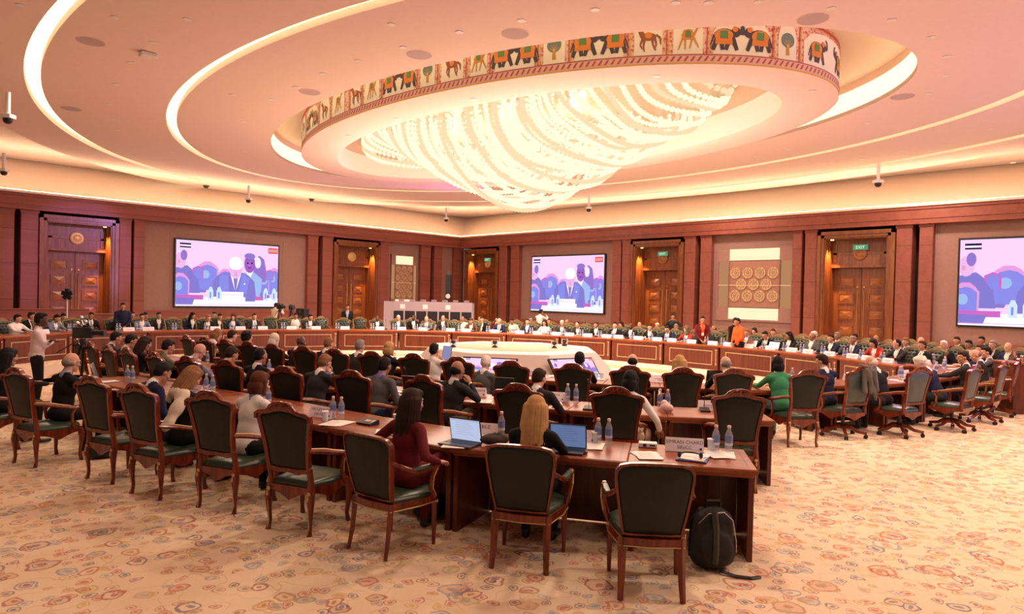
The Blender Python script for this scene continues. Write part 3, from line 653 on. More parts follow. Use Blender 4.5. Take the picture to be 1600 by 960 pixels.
# ------------------------------------------------------------------ chairs
def mir(h): return h+[(-x, z) for x, z in reversed(h) if abs(x) > 1e-6]
HB_O = [(0, .548), (.10, .540), (.232, .556), (.240, .70), (.258, .84), (.283, .97), (.298, 1.035), (.293, 1.078), (.255, 1.100), (.185, 1.106), (.150, 1.122), (.118, 1.160), (.070, 1.185), (0, 1.192)]
HB_I = [(0, .585), (.10, .580), (.200, .592), (.208, .72), (.226, .85), (.248, .97), (.260, 1.03), (.252, 1.052), (.222, 1.066), (.17, 1.072), (.13, 1.080), (.10, 1.092), (.06, 1.100), (0, 1.102)]
def full(h): return h+[(-x, z) for x, z in reversed(h[1:-1])]
RB_O = [(0, .455), (.12, .452), (.215, .46), (.245, .62), (.270, .78), (.285, .88), (.282, .94), (.25, .985), (.18, 1.005), (.09, 1.012), (0, 1.014)]
RB_I = [(0, .468), (.12, .468), (.202, .475), (.228, .62), (.252, .78), (.264, .88), (.262, .93), (.236, .968), (.175, .985), (.09, .991), (0, .993)]
def lean_back(x, y, z, k=.17, z0=.45): return (x, y-max(0, z-z0)*k-(.0), z)
def cabriole(mb, x, y, sx, back, top=.40):
    b = -1 if back else 1
    mb.tube([(x, y, top), (x+sx*.012, y+b*.018, top-.10), (x+sx*.008, y+b*.012, .20), (x, y+b*.004, .08), (x+sx*.006, y+b*.020, .0)], [.036, .034, .024, .018, .024], 8)
def padpanel(mb, outl, y0, dom, lb, mi=0, rows=5):
    """cushioned panel from an outline: domed fan"""
    n = len(outl); cx_ = sum(p[0] for p in outl)/n; cz_ = (min(p[1] for p in outl)+max(p[1] for p in outl))/2
    rings = []
    for k, q in enumerate((1, .97, .88, .6, .3)):
        d = dom*(1-q**4) if k else -dom*.3
        rings.append([lb(cx_+(x-cx_)*q, y0+d, cz_+(z-cz_)*q) for x, z in outl])
    rings.append([lb(cx_, y0+dom, cz_)]*n)
    mb.loft(rings, True, False, mi)
def cushion(mb, w0, w1, y0, y1, z0, z1, mi=0):
    pts = lambda k, z, e=0: [(-w0*k+e, y0+e, z), (-w1*k+e, y0+(y1-y0)*.5, z), (-w1*k+e, y1-.05-e, z), (-w1*k*.8, y1-e, z), (0, y1+.012-e, z), (w1*k*.8, y1-e, z), (w1*k-e, y1-.05-e, z), (w1*k-e, y0+(y1-y0)*.5, z), (w0*k-e, y0+e, z), (0, y0+e, z)]
    mb.loft([pts(.97, z0), pts(1, z0+.02), pts(1.0, z1-.035), pts(.96, z1-.01, .01), pts(.85, z1+.008, .03), pts(.4, z1+.018, .1)], True, True, mi)
def high_chair(name, fm, lm, sm, swivel=False, tufts=False, goldleg=True, cat='chair'):
    r = empty(name); r['category'] = cat
    lb = lambda x, y, z: lean_back(x, y, z)
    mb = MB(); o, i_ = full(HB_O), full(HB_I)
    n = len(o); O1 = [lb(x, -.028, z) for x, z in o]; O0 = [lb(x*.985, .022, .88+(z-.88)*.985) for x, z in o]; I1 = [lb(x, -.020, z) for x, z in i_]; I0 = [lb(x, .018, z) for x, z in i_]
    mb.loft([I0, O0, O1, I1, I0], True, False)
    ho = HB_O[6:]; crest = [lb(x, -.034, z-.010) for x, z in ho]+[lb(-x, -.034, z-.010) for x, z in reversed(ho[:-1])]
    mb.tube(crest, [.016]*len(crest), 6)
    for sx in (-1, 1):
        mb.tube([lb(sx*.222, 0, .60), (sx*.220, -.005, .50), (sx*.225, 0, .40)], [.026, .028, .034], 8)
    for k in (-1, 0, 1): mb.sph(lb(k*.045, -.040, 1.158-abs(k)*.012), (.024, .012, .016), 8)
    mb.build('back_frame', fm, r, True)
    mb = MB(); padpanel(mb, i_, -.012, -.020, lb); b = mb.build('back_upholstery', lm, r, True)
    mb = MB(); padpanel(mb, i_, .010, .035, lb); b = mb.build('backrest', sm, r, True)
    if tufts:
        mb = MB()
        for rr_ in range(5):
            for c in range(4 if rr_ % 2 else 3):
                x = (c-(1.5 if rr_ % 2 else 1))*.115; z = .70+rr_*.085; mb.sph(lb(x, .052, z), (.034, .014, .034), 8)
        mb.build('button_tufting', sm, b, True)
    mb = MB(); cushion(mb, .215, .27, .0, .50, .415, .475); mb.build('seat', sm, r, True)
    mb = MB()                                    # scalloped seat rails
    def rail(a, c, yy=None):
        ax, ay = a; cx_, cy_ = c; N = 12; top = []; bot = []
        for k in range(N+1):
            t = k/N; x, y = ax+(cx_-ax)*t, ay+(cy_-ay)*t; sc = .345+.022*math.cos(2*PI*t)-.03*max(0, 1-abs(t-.5)*5)
            top.append((x, y, .42)); bot.append((x, y, sc))
        nx, ny = -(cy_-ay), cx_-ax; l = math.hypot(nx, ny); nx, ny = nx/l*.014, ny/l*.014
        for k in range(N):
            P = [bot[k], bot[k+1], top[k+1], top[k]]; vs = [(p[0]+nx, p[1]+ny, p[2]) for p in P]+[(p[0]-nx, p[1]-ny, p[2]) for p in P]
            mb.add(vs, [(0, 1, 2, 3), (7, 6, 5, 4), (0, 4, 5, 1), (1, 5, 6, 2), (2, 6, 7, 3), (3, 7, 4, 0)])
    rail((-.21, -.01), (.21, -.01)); rail((-.26, .49), (.26, .49)); rail((-.215, 0), (-.265, .48)); rail((.215, 0), (.265, .48)); mb.build('seat_rail', fm, r)
    for sx in (-1, 1):
        mb = MB(); mb.tube([lb(sx*.235, .0, .76), (sx*.275, .10, .735), (sx*.295, .24, .70), (sx*.300, .36, .675), (sx*.300, .42, .668), (sx*.298, .435, .655)], [.020, .022, .022, .024, .028, .018], 8)
        mb.tube([(sx*.298, .40, .665), (sx*.288, .36, .60), (sx*.280, .37, .50), (sx*.268, .42, .41)], [.020, .018, .020, .026], 8)
        a = mb.build('armrest', fm, r, True)
        mb = MB(); mb.tube([lb(sx*.2385, .018, .780), (sx*.276, .11, .758), (sx*.295, .24, .7235), (sx*.300, .34, .701)], [.006]*4, 6); mb.tube([(sx*.316, .40, .665), (sx*.305, .365, .60), (sx*.298, .372, .50)], .004, 6)
        mb.build('gilt_line', M['goldpaint'], a)
    if not swivel:
        for sx in (-1, 1):
            for bk, yy, xx in ((True, .0, .225), (False, .475, .262)):
                mb = MB(); cabriole(mb, sx*xx, yy, sx, bk); L = mb.build('leg', fm, r, True)
                if goldleg:
                    g = -1 if bk else 1; mb = MB(); mb.sph((sx*xx, yy+g*.036, .375), (.020, .008, .022), 8); mb.sph((sx*xx, yy+g*.047, .335), (.010, .007, .028), 8); mb.tube([(sx*xx, yy+g*.042, .33), (sx*xx, yy+g*.034, .20), (sx*xx, yy+g*.022, .09), (sx*xx, yy+g*.036, .01)], [.005, .003, .006, .004], 6)
                    mb.build('gilt_mount', M['goldpaint'], L)
    else:
        c = (0, .22); mb = MB(); mb.lathe([(.03, .36), (.03, .20), (.045, .19), (.045, .13)], 12, (*c, 0)); mb.build('column', M['black'], r, True)
        mb = MB()
        for k in range(5):
            a = 2*PI*k/5+.3; dx, dy = math.cos(a), math.sin(a)
            mb.tube([(c[0]+dx*.02, c[1]+dy*.02, .17), (c[0]+dx*.12, c[1]+dy*.12, .165), (c[0]+dx*.22, c[1]+dy*.22, .105), (c[0]+dx*.36, c[1]+dy*.36, .085)], [.045, .036, .028, .024], 8, flat=.9)
        mb.build('star_base', fm, r, True)
        for k in range(5):
            a = 2*PI*k/5+.3; mb = MB(); mb.M = T(c[0]+math.cos(a)*.345, c[1]+math.sin(a)*.345, .032) @ RZ(a) @ RX(PI/2)
            mb.lathe([(.032, -.026), (.032, -.006), (.012, -.006), (.012, .006), (.032, .006), (.032, .026)], 12); mb.M = T(c[0]+math.cos(a)*.345, c[1]+math.sin(a)*.345, .06); mb.lathe([(.012, 0), (.012, .03)], 8); mb.build('caster', M['rubber'], r, True)
    return r
def round_chair():
    r = empty('armchair'); r['category'] = 'chair'
    k0 = .16; lb = lambda x, y, z: lean_back(x, y-.055*(1-(x/.3)**2)*min(1, max(0, (z-.45)/.3)), z, k0)
    o, i_ = full(RB_O), full(RB_I); mb = MB()
    O1 = [lb(x, -.024, z) for x, z in o]; O0 = [lb(x, .022, z) for x, z in o]; I1 = [lb(x, -.022, z) for x, z in i_]; I0 = [lb(x, .018, z) for x, z in i_]
    mb.loft([I0, O0, O1, I1, I0], True, False); mb.build('back_frame', M['frame'], r, True)
    mb = MB(); padpanel(mb, i_, -.015, -.016, lb); mb.build('back_upholstery', M['leather'], r, True)
    mb = MB(); padpanel(mb, i_, .012, .04, lb); mb.build('backrest', M['seatl'], r, True)
    mb = MB(); cushion(mb, .215, .275, .01, .50, .42, .49); mb.build('seat', M['seatl'], r, True)
    mb = MB(); pl = lambda z, e: [(-.225-e, -.03-e, z), (-.285-e, .25, z), (-.285-e, .46, z), (-.22, .505+e, z), (0, .52+e, z), (.22, .505+e, z), (.285+e, .46, z), (.285+e, .25, z), (.225+e, -.03-e, z), (0, -.055-e, z)]
    mb.loft([pl(.375, 0), pl(.385, .004), pl(.44, 0)], True, True); R_ = mb.build('seat_rail', M['frame'], r)
    mb = MB(); c = pl(.383, .006); mb.tube(c+[c[0]], .0045, 6); mb.build('gilt_line', M['goldpaint'], R_)
    for sx in (-1, 1):
        mb = MB(); mb.tube([(sx*.215, -.015, .44), (sx*.213, -.028, .30), (sx*.215, -.045, .15), (sx*.222, -.075, 0)], [.032, .030, .026, .021], 4, flat=1.0); mb.build('leg', M['frame'], r)
        mb = MB(); mb.tube([(sx*.262, .455, .38), (sx*.262, .455, .20), (sx*.262, .455, 0)], [.026, .021, .015], 10); L = mb.build('leg', M['frame'], r, True)
        mb = MB(); mb.sph((sx*.262, .462, .375), (.030, .030, .024), 10); mb.build('gilt_mount', M['goldpaint'], L, True)
        mb = MB(); A = [lb(sx*.255, 0, .80), (sx*.300, .05, .735), (sx*.315, .16, .69), (sx*.318, .30, .69), (sx*.318, .40, .70)]
        mb.tube(A, [.018, .020, .020, .022, .028], 8); mb.sph((sx*.318, .41, .70), .030, 10)
        mb.tube([(sx*.318, .39, .69), (sx*.325, .345, .62), (sx*.305, .36, .52), (sx*.275, .43, .42)], [.020, .018, .022, .026], 8); a = mb.build('armrest', M['frame'], r, True)
        mb = MB(); mb.tube([(sx*.308, .12, .712), (sx*.316, .22, .71), (sx*.316, .34, .712)], [.02, .024, .02], 8, flat=1.2); mb.build('arm_pad', M['seatl'], a, True)
        mb = MB(); mb.tube([(sx*.338, .41, .69), (sx*.346, .35, .62), (sx*.328, .36, .52), (sx*.298, .435, .43)], .006, 6); mb.build('gilt_line', M['goldpaint'], a)
    return r
P_high = high_chair('armchair', M['frame'], M['leather'], M['seatl'])
P_swiv = high_chair('swivel_chair', M['frame'], plain('teal grey leather', (.055, .085, .085), .4, vary=.06), M['seatl'], swivel=True)
P_gilt = high_chair('armchair', M['gilt'], M['tuft'], M['tuft'], tufts=True, goldleg=False)
P_round = round_chair()

# ------------------------------------------------------------------ desks
def desk(a, b, c, d, label, group=None, facade=False, cat='desk'):
    """a-b = edge on the sitters' side, d-c = far edge; mitred ends"""
    a, b, c, d = [Vector(p) for p in (a, b, c, d)]; t = (b-a).normalized(); m = (a+b)/2; n = Vector((-t.y, t.x))
    if n.dot((c+d)/2-m) < 0: n = -n
    r = empty('desk', (m.x, m.y, 0), face(n.x, n.y)); tag(r, label, cat, group)
    q = Vector((n.y, -n.x)); lo = lambda p: ((p-m).dot(q), (p-m).dot(n))
    P = [lo(p) for p in (a, b, c, d)]
    if P[0][0] > P[1][0]: P = [P[1], P[0], P[3], P[2]]
    (ax, ay), (bx, by), (cx_, cy_), (dx, dy) = P
    def quad(e, f=0):   # inset ends by e, edges by f
        return [(ax+e, ay+f), (bx-e, by+f), (cx_-e, cy_-f), (dx+e, dy-f)]
    mb = MB()
    mb.loft([[(x, y, .730) for x, y in quad(.012, .012)], [(x, y, .740) for x, y in quad(.002)], [(x, y, .770) for x, y in quad(.002)], [(x, y, .780) for x, y in quad(.010, .010)]], True, True)
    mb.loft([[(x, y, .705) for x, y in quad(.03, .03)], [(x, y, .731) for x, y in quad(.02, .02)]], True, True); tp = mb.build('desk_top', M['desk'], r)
    mb = MB(); o = quad(.06, .06); i_ = quad(.072, .072); vs = [(x, y, .7812) for x, y in o+i_]; mb.add(vs, [(k, (k+1) % 4, 4+(k+1) % 4, 4+k) for k in range(4)]); mb.build('inlay_line', M['deskv'], tp)
    def seg(mb, p, q_, th, z0, z1, mi=0):
        p, q_ = Vector(p), Vector(q_); u = (q_-p).normalized(); w = Vector((-u.y, u.x))*th/2; mb.loft([[(*(p-w), z), (*(q_-w), z), (*(q_+w), z), (*(p+w), z)] for z in (z0, z1)], True, True, mi)
    Q = quad(.045, .05)
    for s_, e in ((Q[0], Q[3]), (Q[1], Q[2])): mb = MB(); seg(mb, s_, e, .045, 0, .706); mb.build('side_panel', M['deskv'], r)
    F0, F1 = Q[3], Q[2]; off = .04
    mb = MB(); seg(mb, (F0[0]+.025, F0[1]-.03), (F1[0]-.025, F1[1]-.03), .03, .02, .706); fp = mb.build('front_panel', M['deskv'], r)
    if facade:
        w0, w1 = F0[0]+.03, F1[0]-.03; Y = F0[1]
        mb = MB(); mb.box2((w0, Y-.012, 0), (w1, Y+.02, .706)); mb.box2((w0, Y+.01, 0), (w1, Y+.035, .10)); mb.box2((w0, Y+.01, .66), (w1, Y+.032, .706)); mb.build('facade', M['deskv2'], r)
        mb = MB(); A_, B_ = w0+.17, w1-.17; o = [(A_, .15), (B_, .15), (B_, .61), (A_, .61)]; i_ = [(A_+.024, .174), (B_-.024, .174), (B_-.024, .586), (A_+.024, .586)]; mb.ringprism(o, i_, Y+.018, Y+.032); mb.build('gilt_moulding', M['inlay'], fp)
        x = w0+.02; mb = MB(); mb.box2((x-.07, Y+.0, 0), (x+.07, Y+.045, .706)); pl = mb.build('pilaster', M['deskv'], r)
        mb = MB(); mb.sph((x, Y+.048, .635), (.035, .014, .03), 8); mb.box2((x-.010, Y+.04, .22), (x+.010, Y+.055, .60)); mb.sph((x, Y+.048, .19), (.026, .014, .05), 8); mb.build('gilt_mount', M['inlay'], pl)
    return r
M['inlay'] = plain('gilt inlay', (.44, .29, .18), .45, .1)
M['deskv2'] = wood('desk facade wood', (.075, .014, .006), (.135, .028, .011), .38, 1.5, 'Z', .15)

# ------------------------------------------------------------------ small things (origin at base, local +Y away from the sitter)
def bottle(full_label):
    r = empty('water_bottle'); r['category'] = 'bottle'
    mb = MB(); mb.lathe([(.022, 0), (.033, .004), (.034, .03), (.031, .06), (.034, .09), (.034, .15), (.028, .175), (.015, .205), (.013, .222)], 14); mb.build('bottle_body', M['pet'], r, True)
    mb = MB(); mb.lathe([(.0165, .218), (.0165, .240), (.014, .243)], 12); mb.build('cap', M['cap'], r, True)
    mb = MB(); mb.loft([[(.0345*math.cos(2*PI*k/14), .0345*math.sin(2*PI*k/14), z) for k in range(14)] for z in (.085, .150)], True, False); mb.loft([[(.0344*math.cos(2*PI*k/14), .0344*math.sin(2*PI*k/14), z) for k in range(14)] for z in (.06, .085)], True, False, 1); mb.build('bottle_label', [M['label'], M['label2']], r, True)
    return r
def namecard(l1=None, l2=None, w=.34, h=.120, far=False):
    r = empty('name_card'); r['category'] = 'name card'
    mb = MB(); d = .045
    mb.add([(-w/2, -d, 0), (w/2, -d, 0), (w/2, -.001, h), (-w/2, -.001, h), (-w/2, d, 0), (w/2, d, 0), (w/2, .001, h), (-w/2, .001, h)], [(0, 1, 2, 3), (5, 4, 7, 6), (3, 2, 6, 7), (0, 3, 7, 4), (1, 5, 6, 2)])
    mb.build('folded_card', M['card'], r)
    ang = math.atan2(h, d)
    for side in ((1,) if not far else ()):
        P = T(0, -d-.0012, 0) @ RX(ang)
        if l1: textobj(l1, .046 if len(l1) < 13 else .038, M['ink'], r, P @ T(0, .074, 0))
        if l2: textobj(l2, .042, M['ink'], r, P @ T(0, .028, 0))
        mb = MB(); mb.M = P @ T(w/2-.026, .032, .001); mb.lathe([(.011, 0), (.011, .0006)], 12); mb.build('emblem', M['ink'], r)
    if far:
        P = T(0, -d-.0012, 0) @ RX(ang); mb = MB(); mb.M = P; mb.box2((-w*.32, .055, 0), (w*.32, .070, .001)); mb.box2((-w*.16, .028, 0), (w*.16, .041, .001)); mb.build('printed_line', plain('faint print', (.45, .34, .42), .8), r)
    return r
def mic():
    r = empty('microphone'); r['category'] = 'microphone'
    mb = MB(); mb.loft([[(-.06, -.065, 0), (.06, -.065, 0), (.06, .065, 0), (-.06, .065, 0)], [(-.06, -.065, .018), (.06, -.065, .018), (.055, .06, .045), (-.055, .06, .045)]], True, True); mb.build('microphone_base', M['black'], r)
    mb = MB(); mb.tube([(0, .04, .04), (0, .04, .16), (0, .02, .27), (0, -.05, .35)], .0045, 6); mb.build('gooseneck', M['black'], r, True)
    mb = MB(); mb.tube([(0, -.045, .345), (0, -.085, .385)], [.013, .013], 8); mb.build('microphone_head', M['black'], r, True)
    return r
def laptop(col='black', scr=None, ang=1.85):
    r = empty('laptop'); r['category'] = 'laptop'
    cm = M['dkgrey'] if col == 'black' else M['silver']
    mb = MB(); mb.box((0, 0, .009), (.34, .235, .018), 0, .004); base = mb.build('keyboard_base', cm, r)
    mb = MB()
    for j in range(5):
        for i in range(13): mb.box((-.144+i*.024, .075-j*.024, .0185), (.019, .019, .003))
    mb.box((0, -.075, .0182), (.10, .06, .001)); mb.build('keys', M['black'], base)
    P = T(0, .1175, .014) @ RX(ang-PI/2)
    mb = MB(); mb.M = P; mb.box2((-.17, -.004, 0), (.17, .004, .225), 0, .003); lid = mb.build('lid', M['black'] if col == 'black' else M['silver'], r)
    mb = MB(); mb.M = P; mb.box2((-.160, -.0052, .010), (.160, -.0045, .215), 0)
    if scr != 'off':
        for k in range(6): mb.box2((-.10, -.0058, .175-k*.022), (.05+.02*(k % 3), -.0053, .181-k*.022), 1)
        mb.box2((-.160, -.0058, .200), (.160, -.0053, .212), 1)
    mats = [emis('laptop display '+str(scr), scr, .9), emis('laptop lines '+str(scr), tuple(c*.8 for c in scr), .9)] if scr != 'off' else [plain('dark laptop display', (.015, .014, .016), .15), M['black']]
    mb.build('display', mats, lid); return r
def papers(n=2, w=.21, h=.297, spread=.3, seed=1):
    r = empty('papers'); r['category'] = 'papers'; q = random.Random(seed)
    for k in range(n):
        mb = MB(); mb.M = T(q.uniform(-.03, .03), q.uniform(-.03, .03), .002+k*.0045) @ RZ(q.uniform(-spread, spread)); mb.box((0, 0, 0), (w, h, .002))
        if k == n-1:
            for j in range(9): mb.box((-.02, h*.36-j*.026, .0014), (w*.62, .005, .0004), 1)
        mb.build('sheet', [M['paper'], plain('grey print', (.45, .42, .42), .8)], r)
    return r
def notepad():
    r = empty('notepad'); r['category'] = 'notepad'
    mb = MB(); mb.box((0, 0, .006), (.17, .24, .012), 0, .002); mb.build('pad', M['paper'], r); mb = MB(); mb.tube([(.03, -.08, .017), (.07, .05, .017)], .004, 6); mb.build('pen', M['black'], r); return r
def tumbler():
    r = empty('glass_tumbler'); r['category'] = 'glass'
    mb = MB(); mb.lathe([(.026, 0), (.030, .002), (.034, .105), (.031, .105), (.028, .008), (.001, .008)], 14); mb.build('glass_wall', M['glass'], r, True)
    mb = MB(); mb.lathe([(.037, .104), (.037, .112)], 14); mb.build('paper_lid', M['paper'], r, True); return r
def headset():
    r = empty('headset'); r['category'] = 'headset'
    mb = MB(); mb.tube([(.09*math.cos(a), .09*math.sin(a), .03) for a in [PI*k/10 for k in range(11)]], .008, 6); mb.build('headband', M['black'], r, True)
    for sx in (-1, 1): mb = MB(); mb.sph((sx*.09, -.01, .03), (.018, .03, .03), 10); mb.build('ear_cup', M['black'], r, True)
    mb = MB(); mb.tube([(.09, -.03, .02), (.14, -.06, .006), (.18, .0, .006), (.12, .03, .006)], .0025, 5); mb.build('cable', M['black'], r); return r
P_bottle = bottle(1); P_mic = mic(); P_card = namecard(far=True); P_glass = tumbler(); P_pad = notepad()
# ------------------------------------------------------------------ people
SKINS = {'light': (.62, .32, .22), 'mid': (.36, .16, .09), 'dark': (.09, .035, .02), 'tan': (.48, .23, .14)}
def cloth(name, c): return plain('cloth '+name, c, .85, spec=.2, vary=.08)
CL = {'black': (.012, .011, .013), 'charcoal': (.030, .028, .030), 'navy': (.015, .018, .050), 'grey': (.11, .105, .115), 'bluegrey': (.16, .18, .26), 'lightblue': (.30, .36, .50), 'white': (.78, .74, .72), 'cream': (.70, .60, .48), 'maroon': (.12, .010, .014), 'green': (.05, .26, .12), 'olive': (.14, .12, .07), 'orange': (.75, .10, .02), 'red': (.45, .03, .02), 'beige': (.48, .38, .28), 'pinkwhite': (.74, .60, .60), 'purple': (.20, .16, .42), 'brown': (.10, .045, .025), 'teal': (.06, .20, .22)}
HC = {'black': (.010, .008, .008), 'brown': (.065, .025, .012), 'dkbrown': (.028, .012, .008), 'blonde': (.50, .28, .11), 'ltbrown': (.24, .11, .045), 'grey': (.26, .22, .20), 'white': (.72, .62, .54), 'auburn': (.10, .028, .014)}
def capsule(a, b, r1, r2, n=12):
    a, b = Vector(a), Vector(b); t = (b-a).normalized(); pts = []; rs = []
    for q in (80, 55, 30): pts.append(a-t*r1*math.sin(math.radians(q))); rs.append(r1*math.cos(math.radians(q)))
    pts += [a, b]; rs += [r1, r2]
    for q in (30, 55, 80): pts.append(b+t*r2*math.sin(math.radians(q))); rs.append(r2*math.cos(math.radians(q)))
    return pts, rs
class Blob:
    """union of ellipsoids and round cones, remeshed into one continuous skin"""
    def __init__(s): s.p = []
    def cone(s, a, b, r1, r2, m): s.p.append(('c', np.array(a, float), np.array(b, float), r1, r2, m))
    def ell(s, c, r, m, R=None): s.p.append(('e', np.array(c, float), np.array(r, float), np.array(R.to_3x3()) if R else np.eye(3), m))
    def mesh(s, voxel, smooth=2):
        mb = MB()
        for p in s.p:
            if p[0] == 'c':
                pts, rs = capsule(p[1], p[2], p[3], p[4]); mb.tube(pts, rs, 12)
            else:
                R = Matrix([list(map(float, r)) for r in p[3]]).to_4x4(); mb.M = T(*[float(q) for q in p[1]]) @ R; mb.sph((0, 0, 0), tuple(float(q) for q in p[2]), 16, h=12); mb.M = I4
        me = mb.mesh('blob', M['paper']); o = bpy.data.objects.new('blob', me); COL.objects.link(o)
        md = o.modifiers.new('r', 'REMESH'); md.mode = 'VOXEL'; md.voxel_size = voxel
        if smooth: sm = o.modifiers.new('s', 'SMOOTH'); sm.factor = .5; sm.iterations = smooth
        dg = bpy.context.evaluated_depsgraph_get(); out = bpy.data.meshes.new_from_object(o.evaluated_get(dg)); bpy.data.objects.remove(o); bpy.data.meshes.remove(me)
        return out
    def assign(s, C):
        best = np.full(len(C), 1e9); mi = np.zeros(len(C), int)
        for p in s.p:
            if p[0] == 'c':
                a, b = p[1], p[2]; ab = b-a; t = np.clip(((C-a)@ab)/(ab@ab), 0, 1); d = np.linalg.norm(C-(a+t[:, None]*ab), axis=1)-(p[3]+(p[4]-p[3])*t); m = p[5]
            else:
                q = (C-p[1])@p[3]; k = np.linalg.norm(q/p[2], axis=1); d = (k-1)*p[2].min(); m = p[4]
            w = d < best; best[w] = d[w]; mi[w] = m
        return mi
def arrays(me):
    n = len(me.vertices); v = np.empty(n*3); me.vertices.foreach_get('co', v); f = [tuple(p.vertices) for p in me.polygons]; return v.reshape(-1, 3), f
def ik(S_, H_, l1, l2, pole):
    S_, H_, pole = Vector(S_), Vector(H_), Vector(pole); d = H_-S_; L = min(d.length, (l1+l2)*.999); u = d.normalized(); H_ = S_+u*L
    a = (l1*l1-l2*l2+L*L)/(2*L); h = math.sqrt(max(0, l1*l1-a*a)); p = (pole-u*pole.dot(u)).normalized(); return S_+u*a+p*h, H_
# material slots : 0 skin 1 jacket 2 shirt 3 trousers 4 shoes 5 eye white 6 iris/tie dark
def head_blob():
    b = Blob(); b.ell((0, -.012, .028), (.074, .093, .096), 0); b.ell((0, .018, -.045), (.056, .066, .070), 0); b.cone((0, .088, .022), (0, .106, -.014), .009, .014, 0)
    b.cone((-.032, .076, .036), (.032, .076, .036), .013, .013, 0); b.ell((0, .070, -.090), (.026, .022, .020), 0); b.cone((-.018, .086, -.050), (.018, .086, -.050), .008, .008, 0); b.cone((-.018, .084, -.061), (.018, .084, -.061), .008, .008, 0)
    for s_ in (-1, 1): b.ell((s_*.075, -.008, -.002), (.010, .019, .030), 0); b.ell((s_*.042, .058, -.018), (.022, .022, .022), 0)
    return b
HEAD = {}
def head_mesh(q):
    if q not in HEAD: HEAD[q] = arrays(head_blob().mesh(q, 2))
    return HEAD[q]
def hand_parts(mb, W, side, curl, n=6):
    """hand in frame W: +Y along the fingers, palm towards -Z; thumb on the inner side"""
    k = -side
    mb.M = W; mb.sph((0, .045, 0), (.040, .050, .016), 10, 0)
    L = [.068, .076, .070, .056]
    for i in range(4):
        x = (-.029+i*.0195)*(-k); y = .085-abs(i-1.3)*.004; z = 0; a = 0; p = [(x, y-.02, z), (x, y, z)]; l = L[i]
        for sg in (.45, .32, .25):
            a += curl*(.9+i*.05); y += math.cos(a)*l*sg; z -= math.sin(a)*l*sg; p.append((x*1.08, y, z))
        mb.tube(p, [.0095, .0098, .0090, .0082, .0064], n, 0)
    mb.tube([(k*.022, .015, -.004), (k*.046, .040, -.010), (k*.054, .066, -.014), (k*.050, .088, -.018)], [.012, .0115, .0100, .0075], n, 0)
    mb.M = I4
